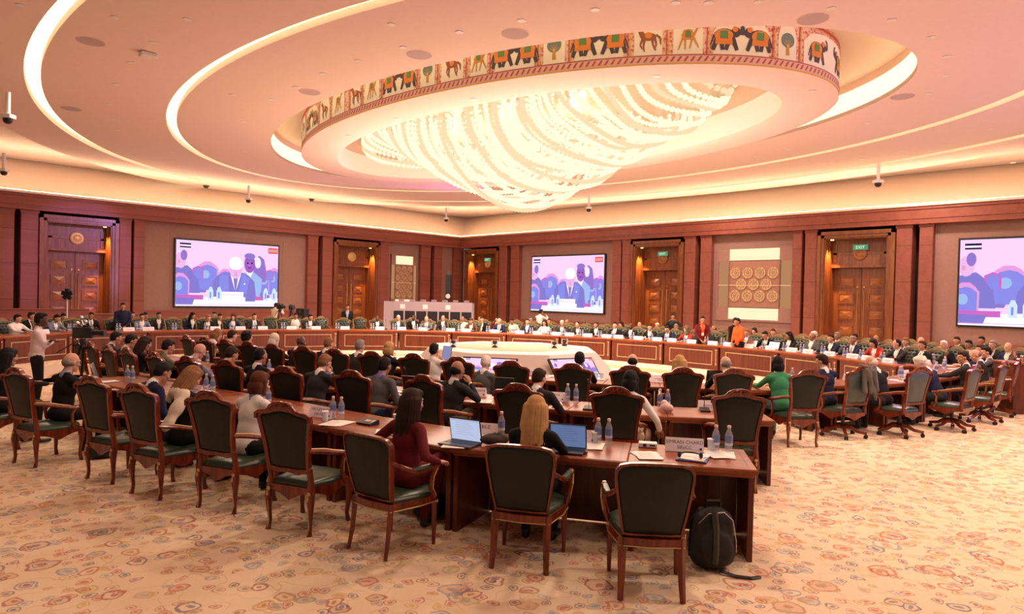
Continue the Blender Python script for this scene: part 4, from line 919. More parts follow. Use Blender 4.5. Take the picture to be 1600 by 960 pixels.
def body(pose='desk', lean=.25, hp=.3, hy=0., female=False, stand=False, hq=True, twist=0, arms=None, cross=False, bare=False, size=1.0, vneck=True, skirt=False):
    """returns (mesh, head matrix); sitter's local origin = chair origin, facing +Y"""
    B = Blob(); w = .88 if female else 1.0
    H = Vector((0, .24, .565)) if not stand else Vector((0, 0, .93))
    TL = T(*H) @ RZ(twist) @ RX(-lean); tl = lambda x, y, z: tuple(TL @ Vector((x, y, z)))
    Rm = RZ(twist) @ RX(-lean)
    J, SH, TRO = 1, 2, 3
    B.ell(tl(0, -.01, .01), (.165*w+(.01 if female else 0), .125, .13), J if not bare else J, Rm)
    B.ell(tl(0, .0, .16), (.158*w, .113, .21), J, Rm); B.ell(tl(0, .005, .31), (.180*w, .118, .18), J, Rm)
    if female: B.ell(tl(-.07, .085, .30), (.065, .055, .06), J, Rm); B.ell(tl(.07, .085, .30), (.065, .055, .06), J, Rm)
    B.cone(tl(-.162*w, -.01, .430), tl(.162*w, -.01, .430), .062, .062, J); B.cone(tl(-.07, -.015, .47), tl(.07, -.015, .47), .05, .05, J)
    nb = Vector(tl(0, -.005, .48)); Hd = Vector(tl(0, .035+.01*hp, .640)); Hd += Vector((0, .05*hp, -.02*hp))
    B.cone(tl(0, -.01, .46), tuple(Hd+Vector((0, -.015, -.02))), .058*w, .052*w, 0); B.cone(tl(0, -.008, .475), tl(0, -.002, .505), .066*w, .062*w, SH)
    # legs
    for s_ in (-1, 1):
        if stand:
            hip = (s_*.09, 0, .90); kn = (s_*.10, .03, .50); an = (s_*.10+s_*.02, -.02, .09)
            B.cone(hip, kn, .098, .066, TRO); B.cone(kn, an, .066, .052, TRO); B.cone(an, (an[0], an[1]-.02, .045), .046, .042, 4); B.cone((an[0], an[1]-.02, .042), (an[0]+s_*.03, an[1]+.17, .034), .040, .034, 4)
        else:
            hip = (s_*.085, .22, .56); kn = (s_*.13, .66, .55); an = (s_*.12, .62+.02*s_, .10)
            if cross and s_ == 1: kn = (.02, .66, .66); an = (-.16, .80, .30)
            B.cone(hip, kn, .100 if not female else .092, .068, TRO); B.cone(kn, an, .066, .044 if not bare else .038, TRO if not bare else 0)
            az = an[2]
            B.cone(an, (an[0], an[1]-.01, az-.05), .042, .040, 4); B.cone((an[0], an[1]-.01, az-.062), (an[0]+s_*.02, an[1]+.16, az-.066 if not cross or s_ < 0 else az-.12), .036, .030, 4)
    hands = []
    arms = arms or {'desk': ((-.16, .76, .815), (.16, .76, .815)), 'lap': ((-.12, .50, .68), (.12, .50, .68)), 'chin': ((-.20, .70, .815), (.06, .52, 1.03)), 'phone': ((-.05, .52, .72), (.10, .52, .72)), 'rest': ((-.29, .36, .72), (.29, .36, .72)), 'hang': ((-.2, .6, .80), (.34, .40, .64)), 'reach': ((-.08, .78, .815), (.22, .80, .815)),
                     'cross': ((.13, .20, 1.20), (-.13, .22, 1.17)), 'camera': ((-.12, .32, 1.42), (.12, .32, 1.42)), 'down': ((-.27, .06, .78), (.27, .06, .78)), 'front': ((-.08, .22, .92), (.08, .22, .92))}[pose]
    for s_, ht in zip((-1, 1), arms):
        S_ = Vector(tl(s_*.188*w, -.01, .425)); el, wr = ik(S_, ht, .285, .255, (s_*.75, -.35, -.8)); r0 = .052*w
        B.cone(S_, el, r0+.008, r0-.004, J); B.cone(el, el+(wr-el)*.86, r0-.006, .036, J if not bare else 0); B.cone(el+(wr-el)*.84, el+(wr-el)*.93, .033, .032, SH if not bare else 0); B.cone(el+(wr-el)*.9, wr, .028, .026, 0)
        d = (wr-el).normalized(); hands.append((s_, wr, d))
    me = B.mesh(.017 if hq else .026, 3); V0, F0 = arrays(me); C = np.array([V0[list(f)].mean(0) for f in F0]); mi = B.assign(C)
    # shirt opening, lapels and tie on the chest
    inv = np.array(TL.inverted()); Cl = C@inv[:3, :3].T+inv[:3, 3]
    if vneck:
        z = Cl[:, 2]; x = np.abs(Cl[:, 0]); front = (Cl[:, 1] > .03) & (mi == 1) & (z > .16) & (z < .50); mi[front & (x < .012+(z-.16)*.20)] = 2
        if not female: mi[front & (x < .020) & (z < .46)] = 7
    mb = MB(); mb.v = [tuple(v) for v in V0]; mb.f = F0; mb.m = [int(q) for q in mi]
    MH = T(*Hd) @ RZ(twist+hy) @ RX(-hp)
    hv, hf = head_mesh(.0075 if hq else .012); mb.M = MH; mb.add([tuple(v) for v in hv], hf, 0)
    for s_ in (-1, 1): mb.sph((s_*.031, .0765, .014), (.0125, .0095, .0085), 10, 5); mb.sph((s_*.031, .0835, .014), (.0052, .0038, .0052), 8, 6)
    mb.M = I4
    for s_, wr, d in hands:
        up = Vector((0, 0, 1)) if abs(d.z) < .8 else Vector((-s_, 0, 0)); x = d.cross(up).normalized(); z = x.cross(d).normalized()
        if pose in ('desk', 'reach', 'rest', 'lap'): d2 = Vector((d.x, d.y, min(0, d.z*.3))).normalized(); x = d2.cross(Vector((0, 0, 1))).normalized(); z = x.cross(d2).normalized(); d = d2
        Wm = Matrix(((x.x, d.x, z.x, wr.x), (x.y, d.y, z.y, wr.y), (x.z, d.z, z.z, wr.z), (0, 0, 0, 1))); hand_parts(mb, Wm, s_, .35 if pose != 'camera' else .8, 6 if hq else 5)
    ph = plain('slot', (.5, .5, .5)); out = mb.mesh('person_body', [ph]*8, False); out.polygons.foreach_set('use_smooth', [True]*len(out.polygons)); return out, MH
HAIR = {}
def hair_mesh(kind, hq=True):
    if (kind, hq) in HAIR: return HAIR[(kind, hq)]
    B = Blob()
    if kind in ('short', 'crop', 'curly', 'thin', 'quiff'):
        g = {'short': 0, 'crop': -.004, 'curly': .018, 'thin': -.003, 'quiff': .004}[kind]
        B.ell((0, -.026, .040), (.081+g, .092+g, .094+g), 0); B.ell((0, -.048, .0), (.074+g, .066+g, .075+g), 0)
        if kind in ('short', 'quiff', 'curly'): B.ell((0, .028, .092), (.060+g, .052, .038+g), 0)
        if kind == 'quiff': B.ell((.02, .045, .105), (.045, .040, .030), 0)
        if kind == 'curly':
            for k in range(22): a = k*2.4; z = -.02+.13*((k*.37) % 1); B.ell((.085*math.cos(a), -.035+.085*math.sin(a)*.9-.0, z), (.028, .028, .028), 0) if math.sin(a) < .5 else None
    elif kind == 'bald':
        B.ell((0, -.030, -.004), (.080, .084, .052), 0); B.ell((0, -.060, .0), (.068, .056, .064), 0)
    elif kind in ('bob', 'long', 'straight'):
        B.ell((0, -.022, .042), (.085, .100, .096), 0); B.ell((0, .030, .090), (.064, .058, .040), 0)
        if kind == 'bob':
            B.ell((0, -.045, -.045), (.092, .078, .095), 0)
            for s_ in (-1, 1): B.cone((s_*.074, -.01, .03), (s_*.080, .010, -.105), .026, .022, 0)
        else:
            l = -.30 if kind == 'long' else -.22
            for k in range(9):
                a = PI*(1.02+.96*k/8)+(.0); x = .078*math.cos(a); y = -.015+.080*math.sin(a)
                B.cone((x, y, .03), (x*1.12, y*1.0-.012, -.12), .034, .036, 0); B.cone((x*1.12, y-.012, -.12), (x*1.25+.01*math.sin(k*2.1), y*1.0-.022, l+.02*math.sin(k*1.7)), .036, .018, 0)
            B.ell((0, -.06, -.08), (.080, .055, .12), 0)
    elif kind == 'scarf':
        B.ell((0, -.015, .038), (.090, .102, .103), 0); B.ell((0, -.045, -.06), (.088, .072, .11), 0)
        for s_ in (-1, 1): B.cone((s_*.076, .02, .04), (s_*.060, .035, -.11), .028, .034, 0)
        B.ell((0, .02, -.15), (.10, .085, .05), 0)
    elif kind == 'bun':
        B.ell((0, -.024, .042), (.080, .094, .092), 0); B.ell((0, -.048, .0), (.074, .064, .072), 0); B.ell((0, -.115, .045), (.040, .036, .040), 0)
    me = B.mesh(.008 if hq else .013, 2)
    V0, F0 = arrays(me)
    if kind in ('long', 'straight', 'bob'):      # combed strands
        nn_ = np.sin(np.arctan2(V0[:, 0], -V0[:, 1]+.001)*34)*(.0008 if kind == 'bob' else .0020); c = np.stack([V0[:, 0], V0[:, 1]+.015, 0*V0[:, 2]], 1); c /= np.linalg.norm(c, axis=1)[:, None]+1e-6; V0 = V0+c*nn_[:, None]
    mb = MB(); mb.v = [tuple(v) for v in V0]; mb.f = F0; mb.m = [0]*len(F0); me2 = mb.mesh('hair', [M['paper']]); me2.polygons.foreach_set('use_smooth', [True]*len(me2.polygons)); HAIR[(kind, hq)] = me2; return me2
def scarf_mesh():
    B = Blob()
    for k in range(8): a = 2*PI*k/8; b = 2*PI*(k+1)/8; B.cone((.080*math.cos(a), .010+.075*math.sin(a), .01*math.sin(a)), (.080*math.cos(b), .010+.075*math.sin(b), .01*math.sin(b)), .030, .030, 0)
    for c_, r_ in (((.10, -.03, -.10), (.085, .075, .10)), ((.145, -.05, -.24), (.080, .070, .13)), ((.150, -.05, -.40), (.070, .055, .12)), ((.0, -.07, -.06), (.10, .05, .07)), ((-.11, .0, -.10), (.06, .06, .08))): B.ell(c_, r_, 0)
    me = B.mesh(.018, 10); return me
GLM = [None]
def glasses_mesh():
    if not GLM[0]:
        mb = MB()
        for s_ in (-1, 1):
            mb.tube([(s_*.031+.021*math.cos(2*PI*k/12), .098, .014+.016*math.sin(2*PI*k/12)) for k in range(13)], .0022, 5); mb.tube([(s_*.052, .097, .018), (s_*.074, .06, .018), (s_*.080, -.01, .014)], .0022, 5)
        mb.tube([(-.010, .099, .018), (.010, .099, .018)], .0022, 5); GLM[0] = mb.mesh('glasses', M['black'])
    return GLM[0]
BODIES = {}
def person(key, loc, rz, label, skin='light', jacket='charcoal', shirt='white', trousers='charcoal', shoes='black', hair=('short', 'brown'), hq=True, tie=None, glasses=False, lanyard=False, group=None, scarf=None, **kw):
    bk = (key, hq, tuple(sorted(kw.items())))
    if bk not in BODIES: BODIES[bk] = body(pose=key, hq=hq, **kw)
    me, MH = BODIES[bk]
    o = bpy.data.objects.new('person', me); COL.objects.link(o); o.location = loc; o.rotation_euler = (0, 0, rz); tag(o, label, 'person', group)
    ms = [plain('skin '+skin, SKINS[skin], .55), cloth(jacket, CL[jacket]), cloth(shirt, CL[shirt]), cloth(trousers, CL[trousers]), plain('shoe leather', (.012, .01, .01), .35), plain('eye white', (.75, .72, .70), .3), plain('iris dark', (.02, .012, .01), .2), cloth(tie or shirt, CL[tie or shirt])]
    for i, m in enumerate(ms): sl = o.material_slots[i]; sl.link = 'OBJECT'; sl.material = m
    def child(mesh, name, mat, mtx, label=None):
        c = bpy.data.objects.new(name, mesh); COL.objects.link(c); c.parent = o; c.matrix_local = mtx
        if mat: c.material_slots[0].link = 'OBJECT'; c.material_slots[0].material = mat
        if label: c['label'] = label
        return c
    if hair: child(hair_mesh(hair[0], hq), 'headscarf' if hair[0] == 'scarf' else 'hair', cloth('scarf '+hair[1], CL.get(hair[1], (.6, .55, .5))) if hair[0] == 'scarf' else plain('hair '+hair[1], HC[hair[1]], .75, spec=.25, vary=.25), MH)
    if glasses: child(glasses_mesh(), 'glasses', None, MH)
    if scarf:
        if 'sc' not in HAIR: HAIR['sc'] = scarf_mesh(); HAIR['sc'].materials.clear(); HAIR['sc'].materials.append(M['paper'])
        child(HAIR['sc'], 'scarf', cloth(scarf, CL[scarf]), MH @ T(0, -.02, -.16))
    if lanyard:
        if 'ly' not in HAIR:
            mb = MB(); mb.tube([(-.05, -.03, .0), (-.055, .06, -.06), (-.02, .105, -.28)], .004, 4, flat=2); mb.tube([(.05, -.03, .0), (.055, .06, -.06), (.02, .105, -.28)], .004, 4, flat=2); mb.box((0, .11, -.33), (.07, .004, .10)); HAIR['ly'] = mb.mesh('lanyard', [M['paper']])
        child(HAIR['ly'], 'lanyard', M['white'], MH @ T(0, -.02, -.13))
    return o
# ------------------------------------------------------------------ rows of desks
ORD = ['first', 'second', 'third', 'fourth', 'fifth', 'sixth', 'seventh', 'eighth', 'ninth', 'tenth', 'eleventh', 'twelfth', 'thirteenth', 'fourteenth', 'fifteenth', 'sixteenth', 'seventeenth', 'eighteenth', 'nineteenth', 'twentieth']
ORD += ['twenty-'+o for o in ORD[:9]]+['thirtieth']+['thirty-'+o for o in ORD[:9]]+['fortieth']+['forty-'+o for o in ORD[:9]]+['fiftieth']+['fifty-'+o for o in ORD[:9]]+['sixtieth']+['sixty-'+o for o in ORD[:9]]
EA = [(5.40, 2.50), (4.80, 3.38), (3.98, 4.74), (3.62, 6.25), (3.42, 7.65), (3.18, 8.95), (2.88, 10.3), (2.62, 11.7)]
EB = [(7.84, 3.44), (7.06, 4.40), (6.44, 5.44), (5.95, 6.5), (5.52, 7.6), (5.12, 8.75), (4.75, 9.95), (4.48, 11.2), (4.36, 12.5), (4.30, 13.8), (4.28, 15.2)]
EC = [(10.60, 4.64), (9.90, 5.36), (9.40, 6.02), (8.92, 6.80), (8.46, 7.68), (8.06, 8.75), (7.58, 9.95), (7.12, 11.1), (6.78, 12.3), (6.5, 13.6), (6.3, 15.0), (6.25, 16.4)]
ER = [(19.4, 4.2), (18.2, 3.62), (17.0, 3.38), (15.8, 3.36), (14.5, 3.50), (13.3, 3.80), (12.2, 4.30), (11.75, 4.52)][::-1]
def run(edge, depth, labels, group, facade=False, flip=1):
    off = offset(edge, flip*depth); out = []
    for i in range(len(edge)-1):
        out.append(desk(edge[i], edge[i+1], off[i+1], off[i], labels(i), group, facade))
    return out
run(EA, -0 or .80, lambda i: ('end desk of the nearest row at its right end, under the headset' if i == 0 else '%s desk of the nearest row counted from its right end' % ORD[i]), 'desks of the nearest row', flip=-1)
run(EB, .78, lambda i: '%s desk of the middle row counted from its right end' % ORD[i], 'desks of the middle row', flip=-1)
run(EC, .78, lambda i: '%s desk of the third row counted from its right end' % ORD[i], 'desks of the third row', flip=-1)
run(ER, .78, lambda i: '%s desk in front of the right-hand swivel chairs, counted from the left' % ORD[i], 'desks in front of the swivel chairs', flip=1)
RO = offset(RING, .82)
for i in range(len(RING)-1):
    desk(RO[i], RO[i+1], RING[i+1], RING[i], '%s gold-inlaid panelled desk of the far curved ring counted from the left' % ORD[i], 'gold inlaid desks of the far ring', True)
def nearest_n(edge, p, sg):
    best = None
    for i in range(len(edge)-1):
        a, b = Vector(edge[i]), Vector(edge[i+1]); t = (b-a); u = max(0, min(1, (Vector(p)-a).dot(t)/t.length_squared)); q = a+t*u; d = (q-Vector(p)).length
        if best is None or d < best[0]: t.normalize(); best = (d, Vector((-t.y, t.x))*sg, q)
    return best[1], best[2], best[0]

# ------------------------------------------------------------------ chairs of the three near rows
def seat(proto, p, n, lab, grp=None):
    n = Vector(n).normalized(); rz = face(n.x, n.y); return place(proto, (p[0], p[1], 0), rz, lab, grp), rz
G1 = 'chairs along the nearest row'
A = [(P_round, (4.22, 2.74), (.75, .66), 'empty round-backed green leather armchair in front of the end-desk name card'),
     (P_round, (3.90, 3.74), (.86, .50), 'round-backed green leather armchair of the long-haired blonde woman'),
     (P_round, (3.225, 4.80), (.985, .16), 'round-backed green leather armchair turned right, occupied by the woman in maroon'),
     (P_high, (2.935, 5.69), (.92, .38), 'empty carved high-backed armchair nearest the camera with its green seat showing'),
     (P_high, (2.70, 6.72), (.92, .38), 'carved high-backed armchair of the woman in the white blazer'),
     (P_high, (2.34, 7.63), (.95, .30), 'carved high-backed armchair of the woman with the beige scarf'),
     (P_high, (2.15, 8.56), (.95, .30), 'carved high-backed armchair of the dark-haired person in blue at left'),
     (P_high, (1.68, 9.88), (.95, .30), 'carved high-backed armchair of the bald man with glasses at left'),
     (P_high, (1.22, 11.0), (.95, .30), 'carved high-backed armchair cut by the left edge of the view')]
RZ_A = [seat(*a, G1)[1] for a in A]
G2 = 'chairs along the middle row'
Bp = [(7.30, 3.66), (6.32, 4.60), (5.60, 5.42), (5.24, 6.62), (4.78, 7.55), (4.32, 8.42), (4.06, 9.62), (3.82, 10.4), (3.66, 11.3), (3.52, 12.15), (3.46, 13.0), (3.42, 13.9), (3.42, 14.8)]
Bl = ['empty carved armchair at the right end of the middle row, backing the bottle pair', 'carved armchair of the person in the white tunic', 'carved armchair of the dark-haired man with glasses in the middle row', 'carved armchair turned sideways, of the bald man resting chin on hand', 'carved armchair of the man in the grey suit in the middle row', 'carved armchair of the fair-haired man in a dark suit', 'carved armchair of the dark-haired man in profile, middle row left', 'carved armchair of the man with a white collar, middle row left', 'carved armchair of the bald man in the light blue jacket', 'carved armchair of the dark-haired man in an olive jacket', 'rightmost of the three edge-on carved armchairs by the television camera', 'middle one of the three edge-on carved armchairs by the television camera', 'leftmost of the three edge-on carved armchairs by the television camera']
Bn = []
for i, (p, l) in enumerate(zip(Bp, Bl)):
    n, q, d = nearest_n(EB, p, -1)
    if i == 3: n = Vector((.99, .12))
    Bn.append(seat(P_high, p, n, l, G2)[1])
G3 = 'chairs along the third row'
Cp = [(9.50, 4.86), (8.98, 5.38), (8.52, 5.98), (8.02, 6.66), (7.50, 7.42), (7.22, 8.36), (6.98, 9.20), (6.62, 9.88), (6.34, 10.62), (6.18, 11.4), (5.96, 12.15), (5.85, 12.95), (5.72, 13.7), (5.62, 14.5), (5.55, 15.3)]
Cl = ['carved armchair of the bald grey man in the third row right', 'carved armchair of the blonde woman seen from behind', 'carved armchair of the balding dark-haired man in the third row', 'carved armchair of the black-haired man facing the right floor monitor', 'empty carved armchair between the two floor monitors', 'carved armchair beside the grey-haired man before the left floor monitor', 'carved armchair of the man holding up a tablet', 'carved armchair of the blonde woman in black, third row', 'carved armchair of the grey-haired man in a dark grey suit, third row', 'carved armchair of the sandy-haired man behind the fair-haired one', 'carved armchair of the dark bald man in a black suit', 'carved armchair of the person wearing a white headscarf', 'carved armchair of the woman with curly black hair', 'carved armchair of the man in a black suit third row far left', 'carved armchair at the far left end of the third row']
Cn = []
for p, l in zip(Cp, Cl):
    n, q, d = nearest_n(EC, p, -1); Cn.append(seat(P_high, p, n, l, G3)[1])
G4 = 'chairs of the right-hand near arc'
Rp = [((10.4, 4.15), (.60, .80)), ((11.72, 3.86), (.42, .91)), ((12.62, 3.26), (.34, .94)), ((14.0, 2.78), (.14, .99)), ((15.5, 2.62), (.06, 1.0)), ((16.8, 2.60), (-.06, 1.0)), ((18.0, 2.72), (-.16, .99)), ((19.2, 3.05), (-.3, .95))]
Rl = ['carved armchair on cabriole legs of the woman in green', 'swivel chair with a grey jacket draped over its back', 'teal-backed swivel chair beside the bald man in a dark suit', 'teal-backed swivel chair of the grey-haired man in a navy suit', 'fourth swivel chair from the left in the right-hand arc', 'fifth swivel chair from the left in the right-hand arc', 'sixth swivel chair from the left, near the right edge', 'last swivel chair of the right-hand arc at the right edge']
Rn = []
for i, ((p, n), l) in enumerate(zip(Rp, Rl)): Rn.append(seat(P_high if i == 0 else P_swiv, p, n, l, G4)[1])

# ------------------------------------------------------------------ people of the near rows
def sit(key, p, rz, label, fwd=.06, side=0, dz=0, **k):
    d = Vector((-math.sin(rz), math.cos(rz))); q = Vector((d.y, -d.x)); return person(key, (p[0]+d.x*fwd+q.x*side, p[1]+d.y*fwd+q.y*side, dz), rz, label, **k)
A_ = [a[1] for a in A]
sit('desk', A_[1], RZ_A[1], 'woman with long blonde hair and black top seen from behind at a laptop', lean=.12, hp=.25, female=True, jacket='black', shirt='black', trousers='black', hair=('long', 'blonde'), bare=False, vneck=False)
sit('rest', A_[2], RZ_A[2]-.05, 'woman with long dark brown hair in a maroon suit beside a white laptop screen', fwd=.10, lean=.05, hp=.10, female=True, jacket='maroon', shirt='maroon', trousers='maroon', hair=('long', 'dkbrown'), vneck=False, cross=True)
sit('desk', A_[4], RZ_A[4], 'woman in a white blazer with straight brown shoulder-length hair', fwd=.14, lean=.18, hp=.22, hy=-.1, female=True, jacket='white', shirt='bluegrey', trousers='black', hair=('bob', 'auburn'), skin='light')
sit('phone', A_[5], RZ_A[5], 'blonde woman looking down at a phone, beige scarf over a black top', fwd=.12, lean=.12, hp=.62, female=True, jacket='black', shirt='black', trousers='black', hair=('straight', 'ltbrown'), scarf='cream', vneck=False)
sit('lap', A_[6], RZ_A[6]-.1, 'black-haired person in a dark blue jacket bending down, between two carved chairs', fwd=.18, lean=.30, hp=.60, jacket='navy', shirt='white', trousers='black', hair=('short', 'black'), skin='tan')
sit('desk', A_[7], RZ_A[7], 'bald man with glasses in a black suit seen in profile at left', fwd=.16, lean=.10, hp=.22, jacket='black', shirt='lightblue', trousers='black', hair=('bald', 'grey'), skin='light', glasses=True)
sit('desk', A_[8], RZ_A[8], 'person in black with long black hair cut by the left edge', fwd=.14, lean=.10, hp=.2, female=True, jacket='black', shirt='black', trousers='black', hair=('long', 'black'), skin='tan')
sit('hang', Bp[1], Bn[1]-.15, 'black-haired person in a white tunic with one arm hanging beside the chair', side=.06, fwd=.04, lean=.05, hp=.3, female=True, jacket='white', shirt='white', trousers='beige', hair=('bob', 'black'), skin='mid', vneck=False)
sit('desk', Bp[2], Bn[2], 'dark-haired man with glasses behind the middle carved chair', fwd=.16, lean=.30, hp=.35, hy=-.3, jacket='charcoal', shirt='white', hair=('short', 'dkbrown'), skin='light', glasses=True)
sit('chin', Bp[3], Bn[3]-.05, 'balding man in a dark suit with chin on hand behind the white laptop', fwd=.14, side=-.04, lean=.10, hp=.15, jacket='charcoal', shirt='white', trousers='olive', hair=('bald', 'black'), skin='mid', cross=True)
sit('lap', Bp[4], Bn[4], 'dark-haired man in a grey suit with lilac collar, middle row', fwd=.14, lean=.22, hp=.30, jacket='grey', shirt='purple', trousers='navy', hair=('short', 'black'), skin='mid', glasses=True)
sit('chin', Bp[5], Bn[5], 'fair-haired man in a dark suit looking down beside an open laptop', fwd=.18, lean=.26, hp=.45, jacket='charcoal', shirt='white', hair=('short', 'ltbrown'), skin='light')
sit('desk', Bp[6], Bn[6], 'dark-haired man in a black suit in profile behind the white-blazer woman', fwd=.12, lean=.12, hp=.12, jacket='black', shirt='white', hair=('crop', 'black'), skin='mid')
sit('desk', Bp[7], Bn[7], 'grey-brown haired man in a dark suit with a white collar, middle row left', fwd=.12, lean=.28, hp=.5, jacket='charcoal', shirt='white', hair=('short', 'dkbrown'), skin='tan')
sit('desk', Bp[8], Bn[8], 'bald man in a light blue-grey jacket bending forward', fwd=.10, lean=.26, hp=.55, jacket='bluegrey', shirt='lightblue', trousers='navy', hair=None, skin='light')
sit('desk', Bp[9], Bn[9], 'dark-haired man in an olive jacket behind the bald one', fwd=.10, lean=.18, hp=.4, jacket='olive', shirt='olive', hair=('short', 'black'), skin='tan')
sit('desk', Bp[10], Bn[10], 'long-haired brown woman reading beside the television camera', fwd=.10, lean=.1, hp=.4, female=True, jacket='black', shirt='black', hair=('long', 'dkbrown'), skin='tan')
sit('desk', Bp[11], Bn[11], 'black-haired man with glasses reading a paper beside the television camera', fwd=.10, lean=.2, hp=.4, jacket='charcoal', shirt='white', hair=('short', 'black'), skin='tan', glasses=True)
sit('desk', Bp[12], Bn[12], 'black-haired man in a dark suit right behind the television camera', fwd=.10, lean=.2, hp=.3, jacket='charcoal', shirt='white', hair=('short', 'black'), skin='tan')
hC = dict(hq=True)
sit('desk', Cp[0], Cn[0], 'bald grey-haired man seen from behind at the right of the third row', fwd=.10, side=.05, lean=.12, hp=.3, hy=.2, jacket='black', hair=('bald', 'grey'), skin='light')
sit('desk', Cp[1], Cn[1], 'blonde woman with shoulder-length hair seen from behind in the third row', fwd=.06, lean=.05, hp=.1, female=True, jacket='black', shirt='black', hair=('straight', 'blonde'), skin='light', vneck=False)
sit('desk', Cp[2], Cn[2], 'balding dark-haired man behind the person in white', fwd=.10, lean=.15, hp=.35, jacket='black', hair=('bald', 'black'), skin='light')
sit('desk', Cp[3], Cn[3], 'black-haired man seen from behind in front of the right floor monitor', fwd=.06, lean=.08, hp=.15, jacket='black', hair=('short', 'black'), skin='dark')
sit('front', Cp[5], Cn[5], 'white-haired man in a grey suit rising in front of the left floor monitor', fwd=.26, side=.25, dz=-.50, lean=.12, hp=.35, stand=True, jacket='grey', trousers='charcoal', hair=('short', 'white'), skin='light')
sit('chin', Cp[6], Cn[6], 'dark-haired man in white shirt holding a tablet, third row', fwd=.14, side=.06, lean=.05, hp=.12, jacket='white', shirt='white', hair=('short', 'black'), skin='light')
sit('desk', Cp[7], Cn[7], 'blonde woman in a black jacket turned right in the third row', fwd=.06, lean=.05, hp=.2, female=True, jacket='black', shirt='black', hair=('bob', 'blonde'), skin='light')
sit('desk', Cp[8], Cn[8], 'grey-haired man in a dark grey suit with glasses, third row', fwd=.14, side=.08, lean=.12, hp=.15, jacket='charcoal', hair=('short', 'grey'), skin='light', glasses=True)
sit('desk', Cp[9], Cn[9], 'sandy-haired man looking down behind the fair-haired man', fwd=.12, lean=.14, hp=.3, jacket='black', hair=('short', 'ltbrown'), skin='light')
sit('desk', Cp[10], Cn[10], 'dark-skinned bald man in a black suit in the third row', fwd=.12, lean=.18, hp=.3, jacket='black', hair=None, skin='dark')
sit('desk', Cp[11], Cn[11], 'person wearing a cream headscarf in the third row', fwd=.12, lean=.1, hp=.3, female=True, jacket='black', hair=('scarf', 'cream'), skin='tan')
sit('desk', Cp[12], Cn[12], 'woman with curly black hair in a black jacket, third row left', fwd=.08, lean=.0, hp=.0, female=True, jacket='black', shirt='lightblue', hair=('curly', 'black'), skin='light')
sit('desk', Cp[13], Cn[13], 'dark-haired man in a black suit in the third row left', fwd=.10, lean=.15, hp=.3, jacket='black', hair=('short', 'dkbrown'), skin='light')
sit('desk', Cp[14], Cn[14], 'grey-haired woman with pinkish face at the end of the third row', fwd=.10, lean=.2, hp=.5, female=True, jacket='pinkwhite', hair=('bob', 'ltbrown'), skin='light')
sit('desk', Rp[0][0], Rn[0], 'woman with a black bob in an emerald green blazer', fwd=.20, side=-.12, lean=.12, hp=.15, female=True, jacket='green', shirt='green', trousers='teal', hair=('bob', 'black'), skin='tan', vneck=False)
sit('desk', Rp[1][0], Rn[1], 'dark grey-haired man in a navy suit beside the woman in green', fwd=.22, side=-.12, lean=.12, hp=.25, hy=.5, jacket='navy', hair=('short', 'dkbrown'), skin='tan')
sit('desk', Rp[2][0], Rn[2], 'bald man in a black suit hunched beside the draped jacket', fwd=.22, side=-.10, lean=.28, hp=.5, hy=.3, jacket='black', hair=('bald', 'white'), skin='light')
sit('desk', Rp[3][0], Rn[3], 'white-haired man in a navy suit leaning onto the table at right', fwd=.20, side=.0, lean=.42, hp=.5, hy=.5, jacket='navy', hair=('curly', 'white'), skin='light')
sit('desk', Rp[4][0], Rn[4], 'brown-haired man in a dark suit turned left in the right-hand arc', fwd=.20, lean=.1, hp=.15, hy=.7, jacket='charcoal', hair=('short', 'dkbrown'), skin='tan')
sit('desk', Rp[5][0], Rn[5], 'balding man looking down in the right-hand arc', fwd=.20, lean=.15, hp=.5, hy=.5, jacket='charcoal', hair=('bald', 'ltbrown'), skin='light')
sit('desk', Rp[6][0], Rn[6], 'dark-haired man in grey near the right edge of the arc', fwd=.16, lean=.1, hp=.2, hy=.4, jacket='grey', hair=('short', 'black'), skin='light')
sit('desk', Rp[7][0], Rn[7], 'man in a navy suit at the last swivel chair at the right edge', fwd=.16, lean=.1, hp=.2, hy=.4, jacket='navy', hair=('short', 'brown'), skin='light')
person('cross', (2.55, 14.2, 0), face(.96, -.25), 'man standing at left in a pale pink shirt and black trousers with folded arms', stand=True, lean=.03, hp=.1, jacket='pinkwhite', shirt='pinkwhite', trousers='black', hair=('short', 'black'), skin='dark', vneck=False)

def along_(poly):
    L = [0]
    for i in range(len(poly)-1): L.append(L[-1]+math.dist(poly[i], poly[i+1]))
    def f(s):
        s = max(0, min(L[-1], s)); i = max(0, min(len(L)-2, int(np.searchsorted(L, s))-1)); u = (s-L[i])/(L[i+1]-L[i]); a, b = poly[i], poly[i+1]
        return (a[0]+(b[0]-a[0])*u, a[1]+(b[1]-a[1])*u)
    return f, L[-1]
